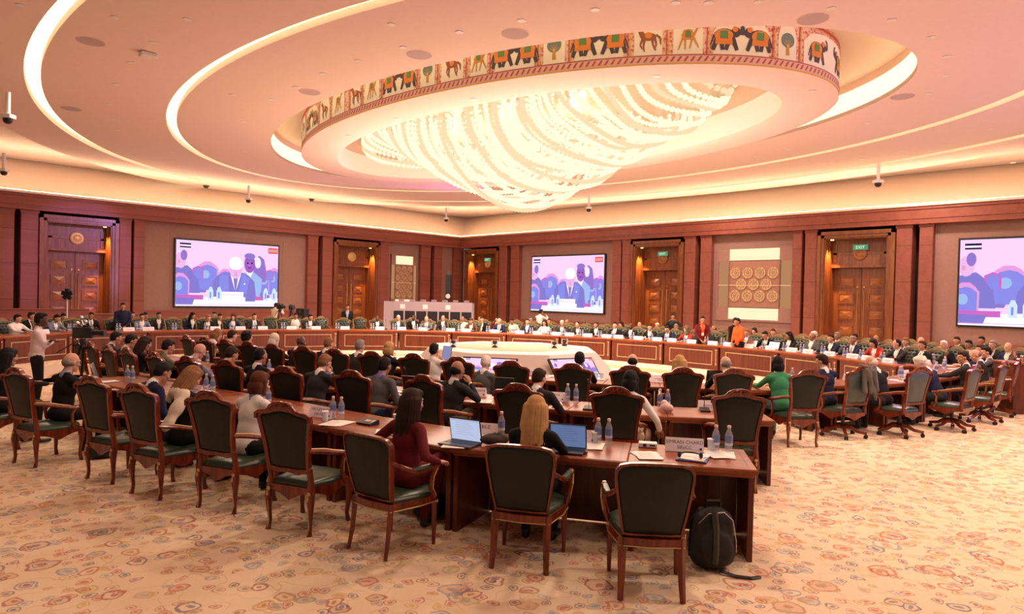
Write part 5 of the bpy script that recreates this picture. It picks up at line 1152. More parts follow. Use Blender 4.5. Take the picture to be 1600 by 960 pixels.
# ------------------------------------------------------------------ things on the desks and floor
def snap(x, y, z):
    if not .7 < z < .85: return x, y
    best = None
    for E_, sg in ((EA, -1), (EB, -1), (EC, -1), (ER, 1)):
        n, q, d = nearest_n(E_, (x, y), sg); s_ = (Vector((x, y))-q).dot(n); e = abs(s_-.38)+abs(d-abs(s_))
        if best is None or e < best[0]: best = (e, n, q, s_)
    e, n, q, s_ = best; v = Vector((x, y)); lat = v-q-n*s_; v = q+n*max(.13, min(.64, s_)); return v.x, v.y
def at(proto, px, py, ang, lab, grp=None, z=.783, first=False):
    x, y = snap(*onz(px, py, z), z); n = Vector((math.cos(ang), math.sin(ang))); return place(proto, (x, y, z), ang-PI/2, lab, grp)
ANG = {'A0': math.atan2(.57, .82), 'A1': math.atan2(.52, .85), 'A2': math.atan2(.23, .97), 'A3': math.atan2(.15, .98), 'B0': math.atan2(.63, .78), 'B1': math.atan2(.50, .86), 'B2': math.atan2(.38, .92), 'C0': math.atan2(.69, .72), 'C1': math.atan2(.52, .85)}
for (t1, t2, px, py, an, lab) in [('SIMRAN CHARD', 'SIFoCC', 1069, 705, 'A0', 'white name card with two printed lines on the nearest end desk'), ('ER', None, 903, 690, 'A0', 'name card half hidden right of the blue laptop screen'), ('NGEBILZ', None, 755, 678, 'A1', 'name card just right of the white laptop screen'),
        ('HAYLEY NGAI', '(GA DDI)', 503, 652, 'A2', 'name card beside the bottle pair on the empty stretch of the nearest row'), (None, None, 397, 634, 'A3', 'name card in front of the woman in the white blazer'), (None, None, 305, 615, 'A3', 'name card left of the woman in the white blazer'),
        ('S.BHATTACHARYA', 'INDIA', 741, 619, 'B1', 'name card reading INDIA in the middle row'), ('ACHARYA', None, 868, 624, 'B1', 'name card at the right of the middle row beside a bottle pair'), (None, None, 1104, 634, 'B0', 'name card behind the lone desk microphone'), (None, None, 415, 586, 'B2', 'name card in front of the fair-haired man'),
        (None, None, 862, 579, 'C1', 'pink-tinged name card in the third row by the right floor monitor'), (None, None, 1121, 590, 'C0', 'name card left of the bald grey man'), (None, None, 1205, 592, 'C0', 'name card left of the woman in green'), (None, None, 1031, 596, 'C0', 'small name card beside the blonde woman third row')]:
    x, y = snap(*onz(px, py, .783), .783); c = namecard(t1, t2, far=t1 is None); c.location = (x, y, .783); c.rotation_euler = (0, 0, ANG[an]-PI/2); tag(c, lab, 'name card')
bl = [(1117, 703, 'left bottle of the pair right of the end-desk name card'), (1138, 706, 'right bottle of the pair right of the end-desk name card'), (936, 690, 'left bottle of the pair right of the blue laptop screen'), (953, 690, 'right bottle of the pair right of the blue laptop screen'), (791, 676, 'single bottle just left of the blonde woman'), (626, 660, 'single bottle left of the woman in maroon'),
      (520, 654, 'left bottle of the pair beside the empty-stretch name card'), (533, 655, 'right bottle of the pair beside the empty-stretch name card'), (407, 634, 'left bottle of the pair beyond the woman in the white blazer'), (419, 635, 'right bottle of the pair beyond the woman in the white blazer'), (322, 612, 'left bottle behind the white-blazer armchair crest'), (332, 614, 'right bottle behind the white-blazer armchair crest'), (199, 597, 'left bottle behind the scarf woman armchair'), (207, 598, 'right bottle behind the scarf woman armchair'),
      (895, 624, 'left bottle at the corner of the middle-row desk'), (908, 625, 'right bottle at the corner of the middle-row desk'), (1031, 637, 'left bottle beside the crumpled bag in the middle row'), (1043, 638, 'right bottle beside the crumpled bag in the middle row'), (434, 583, 'bottle behind the crest of the fair-haired man armchair'), (340, 568, 'bottle in front of the white-collared man, middle row left'), (632, 566, 'left bottle in front of the blonde woman in black'), (639, 567, 'right bottle in front of the blonde woman in black'), (1192, 588, 'bottle left of the woman in green'), (40, 566, 'bottle left of the bald man near the left edge')]
for px, py, l in bl: at(P_bottle, px, py, 0, l, 'water bottles on the near rows')
for px, py, l in [(1110, 703, 'paper-lidded glass before the bottle pair by the end-desk name card'), (930, 693, 'paper-lidded glass before the pair by the blue laptop'), (619, 664, 'paper-lidded glass left of the woman in maroon'), (508, 659, 'paper-lidded glass before the empty-stretch name card'), (889, 626, 'paper-lidded glass at the corner of the middle-row desk'), (947, 583, 'left glass in the third row beside the papers'), (956, 583, 'right glass in the third row beside the papers')]:
    at(P_glass, px, py, 0, l, 'glasses on the near rows')
for px, py, an, l, sd in [(1015, 713, 'A0', 'loose sheets left of the folder on the end desk', 1), (1126, 712, 'A0', 'thin paper mat under the end-desk bottles', 2), (925, 698, 'A0', 'crumpled sheets in front of the glass by the blue laptop', 3), (712, 697, 'A1', 'stack of white pages left of the white laptop', 4), (600, 677, 'A1', 'open white pages left of the woman in maroon', 5), (527, 662, 'A2', 'paper mat under the bottles by the empty-stretch name card', 6), (400, 645, 'A3', 'pages under the white blazer sleeve', 7),
        (118, 601, 'A3', 'open page in front of the bald man with glasses', 8), (745, 630, 'B1', 'white pages in front of the INDIA card', 9), (865, 631, 'B1', 'white pages in front of the corner name card', 10), (621, 619, 'B1', 'pages in front of the open dark laptop', 11), (945, 645, 'B0', 'pages beside the white-tunic person', 12), (420, 595, 'B2', 'white pages before the fair-haired man', 13), (870, 588, 'C1', 'pages in the third row by the right monitor', 14), (935, 590, 'C1', 'pages left of the third-row glasses', 15), (1210, 598, 'C0', 'pages left of the woman in green', 16), (648, 573, 'C1', 'pages before the tablet man', 17), (1118, 600, 'C0', 'pages before the bald grey man', 18), (190, 545, 'B2', 'white page read by the man with glasses at the television camera', 19)]:
    o = papers(2, seed=sd); x, y = snap(*onz(px, py, .783), .783); o.location = (x, y, .783); o.rotation_euler = (0, 0, ANG[an]-PI/2+.2); tag(o, l, 'papers')
def put(o, px, py, ang, lab, cat=None, z=.783, grp=None):
    x, y = snap(*onz(px, py, z), z); o.location = (x, y, z); o.rotation_euler = (0, 0, ang-PI/2); return tag(o, lab, cat, grp)
put(laptop('black', (.62, .70, .98), 1.80), 716, 697, ANG['A1']-.25, 'open laptop with a white page on its screen, beside the woman in maroon', 'laptop')
put(laptop('black', (.15, .22, .42), 1.75), 884, 706, ANG['A0']-.1, 'open laptop with a blue screen right of the blonde woman', 'laptop')
put(laptop('silver', 'off', 1.85), 640, 614, ANG['B1']-.1, 'silver laptop with a dark screen behind the woman in maroon', 'laptop')
put(laptop('black', (.16, .20, .30), 1.9), 508, 602, ANG['B2']-.5, 'dark laptop in front of the fair-haired man', 'laptop')
put(laptop('black', 'off', 1.9), 1113, 597, ANG['C0'], 'closed-looking dark laptop left of the bald grey man', 'laptop')
put(laptop('silver', (.15, .55, .70), 1.9), 55, 577, ANG['A3']-.5, 'tablet computer with a cyan screen near the left edge', 'laptop')
fe, Le = along_(ER); k = 0; s_ = .5
while s_ < Le-.3:
    p = fe(s_); n, q, d = nearest_n(ER, p, 1); k += 1; rz = face(n.x, n.y); t_ = Vector((n.y, -n.x))
    def pt(a, b): v = Vector(p)+n*a+t_*b; return (v.x, v.y, .783)
    o = papers(2, seed=40+k); o.location = pt(.22, -.1); o.rotation_euler = (0, 0, rz+.2); tag(o, 'loose papers at the %s place from left before the swivel chairs' % ORD[k-1], 'papers')
    place(P_bottle, pt(.42, .26), rz, 'left bottle at the %s place before the swivel chairs' % ORD[k-1], 'water bottles before the swivel chairs'); place(P_bottle, pt(.43, .35), rz, 'right bottle at the %s place before the swivel chairs' % ORD[k-1], 'water bottles before the swivel chairs')
    place(P_card, pt(.60, -.05), rz, 'name card at the %s place from left before the swivel chairs' % ORD[k-1], 'name cards before the swivel chairs')
    s_ += 1.0
# headset, folder, receiver box, mouse-like puck, conference unit
fo = empty('folder'); mb = MB(); mb.box((0, 0, .006), (.26, .33, .010), 0, .002); mb.build('blue_cover', plain('blue folder', (.10, .14, .50), .5), fo); mb = MB(); mb.M = RZ(-.12); mb.box((.015, -.01, .016), (.22, .30, .008)); mb.build('page_block', M['paper'], fo)
put(fo, 1083, 716, ANG['A0']-.2, 'blue folder with white pages under a headset on the end desk', 'folder')
put(headset(), 1078, 716, ANG['A0'], 'black headset lying on the folder pages', 'headset', z=.806)
bx = empty('receiver_box'); mb = MB(); mb.box((0, 0, .022), (.17, .10, .044), 0, .006); mb.build('box_body', M['white'], bx); mb = MB(); mb.box((-.03, -.051, .024), (.03, .002, .026)); mb.box((.04, -.051, .024), (.05, .002, .012)); mb.build('dark_print', M['black'], bx)
put(bx, 1012, 694, ANG['A0'], 'small silver receiver box left of the end-desk name card', 'box')
pk = empty('puck'); mb = MB(); mb.lathe([(.03, 0), (.036, .004), (.036, .02), (.03, .026)], 16); mb.build('puck_body', M['dkgrey'], pk, True); mb = MB(); mb.lathe([(.02, .026), (.02, .029)], 12); mb.build('glass_top', M['black'], pk); put(pk, 912, 709, 0, 'small dark round puck in front of the blue laptop', 'puck')
cu = empty('conference_unit'); mb = MB(); mb.loft([[(-.10, -.07, 0), (.10, -.07, 0), (.10, .07, 0), (-.10, .07, 0)], [(-.10, -.07, .02), (.10, -.07, .02), (.095, .065, .05), (-.095, .065, .05)]], True, True); mb.build('unit_body', M['black'], cu); mb = MB(); mb.M = T(0, 0, .037) @ RX(.22); mb.box((0, 0, .0), (.07, .05, .004)); mb.box((.07, 0, 0), (.03, .07, .003)); mb.build('buttons', M['silver'], cu)
put(cu, 575, 663, ANG['A2'], 'black conference unit on the empty stretch of the nearest row', 'conference unit')
np_ = notepad(); put(np_, 742, 685, ANG['A1'], 'yellowish notepad right of the white laptop', 'notepad')
bg = MB(); bb = Blob(); bb.ell((0, 0, .05), (.13, .07, .05), 0); bb.ell((.07, .02, .06), (.08, .05, .05), 0); bb.cone((-.05, 0, .09), (.06, .01, .11), .014, .014, 0); bme = bb.mesh(.012, 2); bme.materials.clear(); bme.materials.append(plain('dark olive fabric', (.05, .04, .025), .9)); bo = bpy.data.objects.new('handbag', bme); COL.objects.link(bo); put(bo, 770, 696, ANG['A1'], 'dark soft pouch on the desk left of the blonde woman', 'bag')
bb = Blob(); bb.ell((0, 0, .06), (.07, .06, .06), 0); bb.ell((.05, .01, .05), (.05, .05, .05), 0); bb.ell((-.02, .0, .11), (.04, .04, .04), 0); bme = bb.mesh(.012, 1); bme.materials.clear(); bme.materials.append(plain('crumpled pink plastic', (.78, .55, .52), .35)); bo = bpy.data.objects.new('plastic_bag', bme); COL.objects.link(bo); put(bo, 1040, 644, 0, 'crumpled pinkish plastic bag before the middle-row bottles', 'bag')
bi = empty('binder'); mb = MB(); mb.M = RX(-.18); mb.box((0, 0, .15), (.26, .03, .30), 0, .004); mb.build('cover', M['black'], bi); mb = MB(); mb.M = RX(-.18); mb.box((0, 0, .301), (.24, .018, .004)); mb.build('page_edge', M['paper'], bi); put(bi, 786, 626, ANG['B1'], 'black binder standing upright right of the INDIA card', 'binder')
for px, py, an, l in [(1101, 643, 'B0', 'gooseneck microphone on the bare desk at the right of the middle row'), (700, 570, 'C1', 'gooseneck microphone in front of the man with the tablet'), (1108, 590, 'C0', 'gooseneck microphone left of the bald grey man'), (905, 656, 'B1', 'gooseneck microphone tilted before the corner bottles'), (606, 622, 'B1', 'gooseneck microphone behind the maroon woman on the middle row')]:
    at(P_mic, px, py, ANG[an], l, 'gooseneck microphones on the near rows')
tb = empty('tablet'); mb = MB(); mb.box((0, 0, .13), (.18, .008, .25), 0, .002); mb.build('casing', M['black'], tb); mb = MB(); mb.box((0, -.0045, .13), (.165, .001, .235)); mb.build('display', emis('tablet display', (.38, .36, .62), .8), tb)
n_, q_, d_ = nearest_n(EC, Cp[6], -1); tb.location = (Cp[6][0]+n_.x*.62+.10, Cp[6][1]+n_.y*.62-.16, 1.02); tb.rotation_euler = (-.2, 0, face(n_.x, n_.y)); tag(tb, 'tablet with a lilac screen held up in the third row', 'tablet')
# backpack beside the empty round chair
bp = empty('backpack', (*onz(1112, 888, 0), 0), ANG['A0']-PI/2+.25)
B_ = Blob(); B_.ell((0, 0, .22), (.155, .085, .20), 0); B_.ell((0, .0, .10), (.165, .10, .10), 0); B_.ell((0, -.07, .15), (.125, .06, .13), 0); B_.ell((0, 0, .34), (.12, .07, .08), 0); [B_.cone((x_, .0, .09), (x_*.92, .0, .33), .075, .062, 0) for x_ in (-.085, .085)]
me = B_.mesh(.012, 3); me.materials.clear(); me.materials.append(M['backpack']); o = bpy.data.objects.new('bag_body', me); COL.objects.link(o); o.parent = bp
mb = MB(); mb.tube([(-.05, .02, .41), (-.045, .0, .455), (.045, 0, .455), (.05, .02, .41)], .009, 6); mb.build('carry_handle', M['black'], bp, True)
for sx in (-1, 1): mb = MB(); mb.tube([(sx*.06, .08, .38), (sx*.10, .13, .28), (sx*.11, .12, .12), (sx*.12, .09, .05)], .016, 6, flat=2.2); mb.build('shoulder_strap', M['backpack'], bp, True)
mb = MB(); mb.tube([(-.02, -.075, .40), (-.02, -.115, .30), (-.025, -.135, .16), (-.025, -.12, .08)], .022, 5, flat=1.4); mb.build('front_webbing', plain('grey webbing', (.045, .042, .038), .7), bp, True)
mb = MB(); mb.tube([(-.12, -.055, .32), (-.06, -.075, .39), (.05, -.075, .40), (.12, -.06, .34), (.150, -.05, .20), (.155, -.045, .12)], .004, 5); mb.build('reflective_piping', M['silver'], bp)
mb = MB(); mb.tube([(.02, -.10, .02), (.10, -.17, .012), (.20, -.20, .008), (.27, -.18, .008)], .010, 5, flat=1.6); mb.build('loose_strap', M['black'], bp)
bp.scale = (1.15, 1.15, 1.2); tag(bp, 'black backpack standing on the carpet beside the empty round-backed chair', 'backpack')
# draped jacket on the swivel chair
B_ = Blob(); 
for s_, x in ((1, .02), (1, .14), (1, .26)): B_.cone((x, -.13, 1.17), (x-.02, -.20, .78+.1*x), .035, .045, 0)
B_.cone((.0, -.11, 1.19), (.28, -.10, 1.12), .045, .04, 0); B_.cone((.10, -.05, 1.15), (.12, -.0, .95), .04, .04, 0); B_.cone((.06, -.17, 1.12), (.18, -.22, .74), .05, .03, 0); B_.cone((.22, -.15, 1.1), (.26, -.17, .66), .045, .03, 0)
me = B_.mesh(.014, 3); me.materials.clear(); me.materials.append(cloth('grey drape', (.13, .115, .11))); o = bpy.data.objects.new('jacket', me); COL.objects.link(o); o.location = (*Rp[1][0], 0); o.rotation_euler = (0, 0, Rn[1]); tag(o, 'grey jacket draped over the back of a swivel chair', 'jacket')
# shoes/bags under the near row
for px, py, l, sz in [(160, 716, 'dark bag on the floor under the blue-jacketed person', (.16, .10, .10)), (350, 748, 'small white carrier bag on the floor under the scarf woman desk', (.09, .06, .10)), (672, 808, 'black handbag on the floor beneath the turned round chair', (.18, .12, .12))]:
    B_ = Blob(); B_.ell((0, 0, sz[2]), sz, 0); B_.ell((0, 0, sz[2]*.6), (sz[0]*1.05, sz[1]*1.1, sz[2]*.6), 0); B_.cone((-sz[0]*.4, 0, sz[2]*1.9), (0, 0, sz[2]*2.5), .012, .012, 0); B_.cone((sz[0]*.4, 0, sz[2]*1.9), (0, 0, sz[2]*2.5), .012, .012, 0)
    me = B_.mesh(.014, 2); me.materials.clear(); me.materials.append(M['paper'] if 'white' in l else M['backpack']); o = bpy.data.objects.new('handbag', me); COL.objects.link(o); o.location = (*onz(px, py, 0), 0.0); tag(o, l, 'bag')
# ------------------------------------------------------------------ centre podium with floor monitors
PC = (11.75, 11.75)
pod = empty('podium', (*PC, 0), PI/4); tag(pod, 'white eight-sided sloping podium in the middle of the ring', 'podium')
oc = lambda r, z, a0=PI/8: [(r*math.cos(a0+k*PI/4), r*math.sin(a0+k*PI/4), z) for k in range(8)]
mb = MB(); mb.loft([oc(3.0, 0), oc(3.0, .05), oc(2.12, .93), oc(2.05, .95)], True, True); mb.build('podium_body', M['podium'], pod)
mb = MB(); mb.loft([oc(1.5, .951), oc(1.42, .962)], True, True); mb.build('top_inlay', M['rug'], pod)
def monitor(ang, lab):
    """flat screen leaning on a podium face whose outward direction is ang"""
    r = empty('monitor'); d = Vector((math.cos(ang), math.sin(ang))); sl = math.atan2(.88, .85)
    c = Vector(PC)+d*2.56; r.location = (c.x, c.y, .60); r.rotation_euler = (0, 0, math.atan2(d.y, d.x)+PI/2)
    P = RX(-(PI/2-sl)+.05)
    mb = MB(); mb.M = P; mb.box((0, -.02, 0), (1.18, .05, .70), 0, .008); mb.build('bezel', M['black'], r)
    pic = bpy.data.objects.new('picture', VMESH); COL.objects.link(pic); pic.parent = r; pic.matrix_local = P @ T(0, -.047, 0) @ Matrix.Diagonal((1.10, 1, .62, 1))
    mb = MB(); mb.M = P; mb.box((0, .03, -.2), (.3, .06, .3)); mb.build('wall_mount', M['dkgrey'], r); tag(r, lab, 'monitor'); return r
VMESH = [o for o in bpy.data.objects if o.name.startswith('picture')][0].data
for px, l in ((767, 'left floor monitor leaning on the white podium'), (893, 'right floor monitor leaning on the white podium')):
    best = min((abs(proj(PC[0]+math.cos(a)*2.46, PC[1]+math.sin(a)*2.46, .6)[0]-px), a) for a in [PI+.1+k*.05 for k in range(40)])
    monitor(best[1], l)
ptz = empty('camera_unit'); mb = MB(); mb.lathe([(.07, 0), (.07, .03), (.04, .05), (.04, .07)], 12); mb.build('turntable', M['dkgrey'], ptz, True)
for sx in (-1, 1): mb = MB(); mb.box((sx*.065, 0, .12), (.02, .07, .13), 0, .004); mb.build('yoke_arm', M['white'], ptz)
mb = MB(); mb.sph((0, 0, .13), .055, 12); mb.build('camera_head', M['black'], ptz, True); mb = MB(); mb.tube([(0, -.04, .13), (0, -.07, .13)], .03, 10); mb.build('lens', M['dkgrey'], ptz, True)
ptz['category'] = 'camera'
for px, py, l in [(708, 543, 'leftmost remote camera on top of the white podium'), (773, 544, 'second remote camera from the left on the white podium'), (866, 545, 'third remote camera on the white podium, above the right monitor'), (882, 541, 'rightmost remote camera on the white podium')]: at(ptz, px, py, PI/4, l, 'remote cameras on the podium', z=.951)

# ------------------------------------------------------------------ the far ring: seats, people, cards, bottles, microphones
def along(poly):
    L = [0]
    for i in range(len(poly)-1): L.append(L[-1]+math.dist(poly[i], poly[i+1]))
    def f(s):
        s = max(0, min(L[-1], s)); i = max(0, min(len(L)-2, int(np.searchsorted(L, s))-1)); u = (s-L[i])/(L[i+1]-L[i]); a, b = poly[i], poly[i+1]
        return (a[0]+(b[0]-a[0])*u, a[1]+(b[1]-a[1])*u)
    return f, L[-1]
FR = {}
def ring_at(px, off):
    """point on the ring offset outward by off that projects to column px, with its inward normal"""
    if off not in FR:
        f_, L = along(offset(RING, off)); smp = []
        k = 0
        while k < L: p = f_(k); smp.append((proj(*p, 1)[0], p)); k += .06
        FR[off] = smp
    p = min(FR[off], key=lambda s: abs(s[0]-px))[1]; n, q, d = nearest_n(RING, p, -1); return p, n
JK = ['black', 'charcoal', 'navy', 'black', 'charcoal', 'grey', 'black', 'navy']
SK = ['light', 'tan', 'mid', 'light', 'mid', 'dark', 'light', 'tan']
HR = [('short', 'black'), ('short', 'dkbrown'), ('crop', 'black'), ('bald', 'grey'), ('short', 'grey'), ('short', 'brown'), ('bald', 'black'), ('short', 'white')]
far_pose = [('desk', dict(lean=.10, hp=.15)), ('desk', dict(lean=.25, hp=.45)), ('lap', dict(lean=0., hp=.05)), ('desk', dict(lean=.12, hp=.2, hy=.5)), ('desk', dict(lean=.12, hp=.2, hy=-.5))]
def desc(j, h, sk, lan):
    hn = {'short': '%s-haired' % {'dkbrown': 'dark', 'ltbrown': 'sandy'}.get(h[1], h[1]), 'crop': 'close-cropped', 'bald': 'balding', 'bob': '%s bobbed' % h[1].replace('dkbrown', 'dark'), 'long': 'long-haired', 'scarf': 'headscarfed', 'curly': 'curly-haired', 'straight': 'straight-haired', 'bun': 'bun-haired'}[h[0]]
    return '%s person in %s%s' % (hn, {'bluegrey': 'blue-grey', 'pinkwhite': 'pale pink', 'lightblue': 'light blue'}.get(j, j), ' with a lanyard' if lan else '')
F1 = []  # (px, kind, jacket, hair, skin)
spec = {8: ('white', ('short', 'black'), 'tan'), 30: ('black', ('short', 'black'), 'tan'), 68: ('bluegrey', ('short', 'black'), 'tan'), 93: ('cream', ('short', 'black'), 'tan'), 113: None, 137: ('black', ('short', 'black'), 'mid'), 180: ('charcoal', ('short', 'black'), 'tan'), 203: ('charcoal', ('short', 'black'), 'tan'), 219: ('bluegrey', ('short', 'black'), 'tan'), 243: ('charcoal', ('short', 'black'), 'tan'), 272: None, 297: ('navy', ('long', 'black'), 'tan'), 318: ('black', ('short', 'ltbrown'), 'light'), 338: ('charcoal', ('short', 'dkbrown'), 'light'), 359: ('navy', ('bob', 'brown'), 'light'), 376: None, 394: ('charcoal', ('short', 'black'), 'light'), 422: None, 443: None, 459: ('white', ('short', 'black'), 'mid'), 482: ('charcoal', ('short', 'black'), 'tan'), 502: None, 537: None, 561: None, 589: ('charcoal', ('crop', 'black'), 'dark'), 621: ('charcoal', ('short', 'white'), 'light'), 644: ('black', ('crop', 'black'), 'dark'), 668: ('grey', ('bald', 'brown'), 'light'), 693: ('charcoal', ('bald', 'black'), 'light'), 710: None, 724: ('cream', ('crop', 'black'), 'mid'), 741: ('brown', ('short', 'brown'), 'tan'), 757: ('black', ('short', 'brown'), 'light'), 783: ('navy', ('bald', 'ltbrown'), 'light'), 803: ('cream', ('short', 'dkbrown'), 'mid')}
px = 828; i = 0
while px < 1470:
    spec[px] = (JK[(i*5+2) % 8], HR[(i*3+1) % 8], SK[(i*7+3) % 8]); i += 1; px += int(27+ (px-828)*.018)
def over(x, v):
    k = min(spec, key=lambda q: abs(q-x)); spec[k] = v
over(1070, ('red', ('scarf', 'olive'), 'light')); over(1145, None); over(1172, ('grey', ('short', 'ltbrown'), 'light')); over(1236, ('black', ('long', 'black'), 'mid')); over(1400, ('red', ('bob', 'dkbrown'), 'light')); over(843, ('cream', ('long', 'dkbrown'), 'tan')); over(1015, ('black', ('short', 'dkbrown'), 'light'))
TAKEN = []
def free(p, r=.70): return all(math.dist(p, q) > r for q in TAKEN)
def slot(px, offs):
    for o_ in offs:
        p, n = ring_at(px, o_)
        if abs(proj(*p, 1)[0]-px) < 25 and free(p): TAKEN.append(p); return o_, p, n
    return None
ROWN = {1.62: 'front', 3.0: 'second', 4.1: 'third'}
CNT = {1.62: 0, 3.0: 0, 4.1: 0}
ALL = [(px, v, 0) for px, v in spec.items()]
JK2 = ['charcoal', 'black', 'brown', 'navy', 'cream', 'charcoal', 'grey', 'black', 'maroon']; px = 752; k = 0
while px < 1440:
    k += 1; h = HR[(k*5) % 8]
    if k % 7 == 2: h = ('bob', 'dkbrown')
    ALL.append((px, None if k % 5 == 3 else (JK2[(k*4) % 9], h, SK[(k*3) % 8]), 1)); px += int(27+(px-745)*.012)
for px, v in [(177, ('charcoal', ('short', 'black'), 'tan')), (222, ('charcoal', ('short', 'black'), 'tan')), (244, ('charcoal', ('crop', 'black'), 'tan')), (331, ('navy', ('short', 'black'), 'tan')), (345, ('charcoal', ('crop', 'black'), 'mid'))]: ALL.append((px, v, 1))
got = []
for px, v, b2 in sorted(ALL, key=lambda t: (t[2], t[0])):
    r_ = slot(px, (3.0, 4.1) if b2 else (1.62, 3.0, 4.1))
    if r_: got.append((r_[0], px, v, r_[1], r_[2]))
got.sort(key=lambda t: (t[0], t[1]))
for off_, px, v, p, n in got:
    CNT[off_] += 1; c_ = CNT[off_]; rz = face(n.x, n.y); row = ROWN[off_]; o_n = ORD[c_-1]
    place(P_gilt, (p[0], p[1], 0), rz, 'green tufted armchair with gold trim, %s from left in the far %s row' % (o_n, row), 'gold trimmed armchairs of the far %s row' % row)
    if v:
        key, kw = far_pose[(c_*3) % 5]
        if off_ > 2 and key == 'desk': key = 'lap'
        if v[1][0] in ('bob', 'long', 'scarf'): kw = dict(kw, female=True)
        lan = px > 440 and c_ % 2 == 0
        sit(key, p, rz, '%s, %s from left in the far %s row' % (desc(v[0], v[1], v[2], lan), o_n, row), fwd=.06, hq=False, jacket=v[0], hair=v[1], skin=v[2], tie='navy' if c_ % 3 == 0 and v[0] in JK else None, lanyard=lan, group='people of the far %s row' % row, **kw)
    if off_ > 2: continue
    base = Vector(p)+n*.80; t = Vector((n.y, -n.x))
    def dset(proto, fx, fy, lab, grp, rot=0, z=.783):
        w_ = base+n*fy+t*fx; place(proto, (w_.x, w_.y, z), rz+rot, lab, grp)
    if v or px > 440: dset(P_card, -.02, .50, 'folded name card at the %s front seat of the far ring' % o_n, 'name cards on the far ring', PI)
    if px > 60:
        g = 'water bottles on the far ring'; dset(P_bottle, .22, .42, 'left bottle of the pair at the %s front seat of the far ring' % o_n, g); dset(P_bottle, .31, .43, 'right bottle of the pair at the %s front seat of the far ring' % o_n, g)
    if px > 440 and c_ % 2: dset(P_mic, -.26, .34, 'gooseneck microphone at the %s front seat of the far ring' % o_n, 'gooseneck microphones on the far ring')
    if c_ % 3 == 1: dset(P_pad, .02, .24, 'white notepad lying at the %s front seat of the far ring' % o_n, 'notepads on the far ring')
for px, l in ((1212, 'pale open laptop on the far ring under the lattice panel'), (1178, 'grey open laptop on the far ring before the man in grey')):
    p, n = ring_at(px, .50); lp = laptop('silver', 'off', 1.9); lp.location = (*p, .783); lp.rotation_euler = (0, 0, face(n.x, n.y)); tag(lp, l, 'laptop')
# people filling the right end inside the ring turn
for q, (px, d_, j, h, sk, lab) in enumerate([(1432, 17.6, 'bluegrey', ('short', 'ltbrown'), 'light', 'sandy-haired man in a blue-grey suit with a lilac tie at the right'), (1492, 16.4, 'black', ('short', 'white'), 'light', 'white-haired woman in black at the right end of the ring'), (1530, 17.0, 'charcoal', ('short', 'black'), 'mid', 'dark-haired man right of the white-haired woman'), (1567, 18.2, 'charcoal', ('short', 'grey'), 'light', 'grey-haired man with a white shirt front near the right edge'), (1592, 17.2, 'navy', ('bald', 'grey'), 'light', 'balding man in navy cut by the right edge'), (1455, 19.2, 'charcoal', ('bald', 'ltbrown'), 'light', 'balding man behind the sandy-haired man at the right'), (1510, 20.0, 'black', ('short', 'dkbrown'), 'tan', 'dark-haired man in black in the back row at the right'), (1548, 20.6, 'navy', ('short', 'black'), 'mid', 'dark-haired man in navy in the back row near the right edge')]):
    p = atdepth(px, d_)
    if not free(p): p = atdepth(px, d_+1.0)
    TAKEN.append(p); n = Vector((-.85, .35)).normalized(); rz = face(n.x, n.y)
    place(P_gilt, (p[0], p[1], 0), rz, 'green tufted armchair, %s of the group at the right end of the ring' % ORD[q], 'gold trimmed armchairs of the right end group'); sit('lap', p, rz, lab, hq=False, jacket=j, hair=h, skin=sk, lean=.05, hp=.15, tie='purple' if q == 0 else None)
# standing staff near the walls
def standing(px, d, pose, ang, lab, **k): return person(pose, (*atdepth(px, d), 0), ang, lab, stand=True, hq=False, **k)
toward = lambda px: YAW-math.atan((px-CX)/FPX)+PI
standing(543, 29.0, 'front', toward(543)-PI/2, 'man in a black jacket and light blue shirt standing before the far left-wall doorway', jacket='black', shirt='lightblue', trousers='black', hair=('short', 'black'), skin='mid', lean=0., hp=.05)
standing(428, 29.5, 'camera', toward(428)-PI/2+2.2, 'camera operator in a cream shirt behind the left video camera', jacket='cream', shirt='cream', trousers='beige', hair=('short', 'black'), skin='tan', lean=.12, hp=.2, vneck=False)
standing(192, 22.5, 'front', toward(192)-PI/2, 'person in dark blue standing beside the left doorway', jacket='navy', shirt='navy', trousers='black', hair=('short', 'black'), skin='mid', lean=.1, hp=.2, vneck=False)
standing(843, 29.0, 'camera', toward(843)-PI/2+2.4, 'photographer in a pale shirt under the left edge of the middle video wall', jacket='pinkwhite', shirt='pinkwhite', trousers='black', hair=('short', 'black'), skin='mid', lean=.1, hp=.1, vneck=False)
standing(1052, 26.0, 'camera', toward(1052)-PI/2, 'photographer in grey standing before the doorway right of the middle video wall', jacket='charcoal', shirt='grey', trousers='black', hair=('short', 'black'), skin='mid', lean=.05, hp=.1, vneck=False)
standing(1098, 22.5, 'front', toward(1098)-PI/2+.2, 'man in maroon with a white lanyard and orange shirt standing by the pillar', jacket='maroon', shirt='orange', trousers='black', hair=('short', 'black'), skin='mid', lean=.05, hp=.1, lanyard=True)
standing(1146, 21.8, 'front', toward(1146)-PI/2+.9, 'left one of two men talking under the lattice panel, in a black shirt', jacket='black', shirt='black', trousers='black', hair=('short', 'black'), skin='mid', lean=.1, hp=.2, vneck=False)
standing(1157, 21.2, 'front', toward(1157)-PI/2-.9, 'right one of two men talking under the lattice panel, in an orange shirt', jacket='orange', shirt='orange', trousers='black', hair=('short', 'black'), skin='mid', lean=.1, hp=.2, vneck=False)

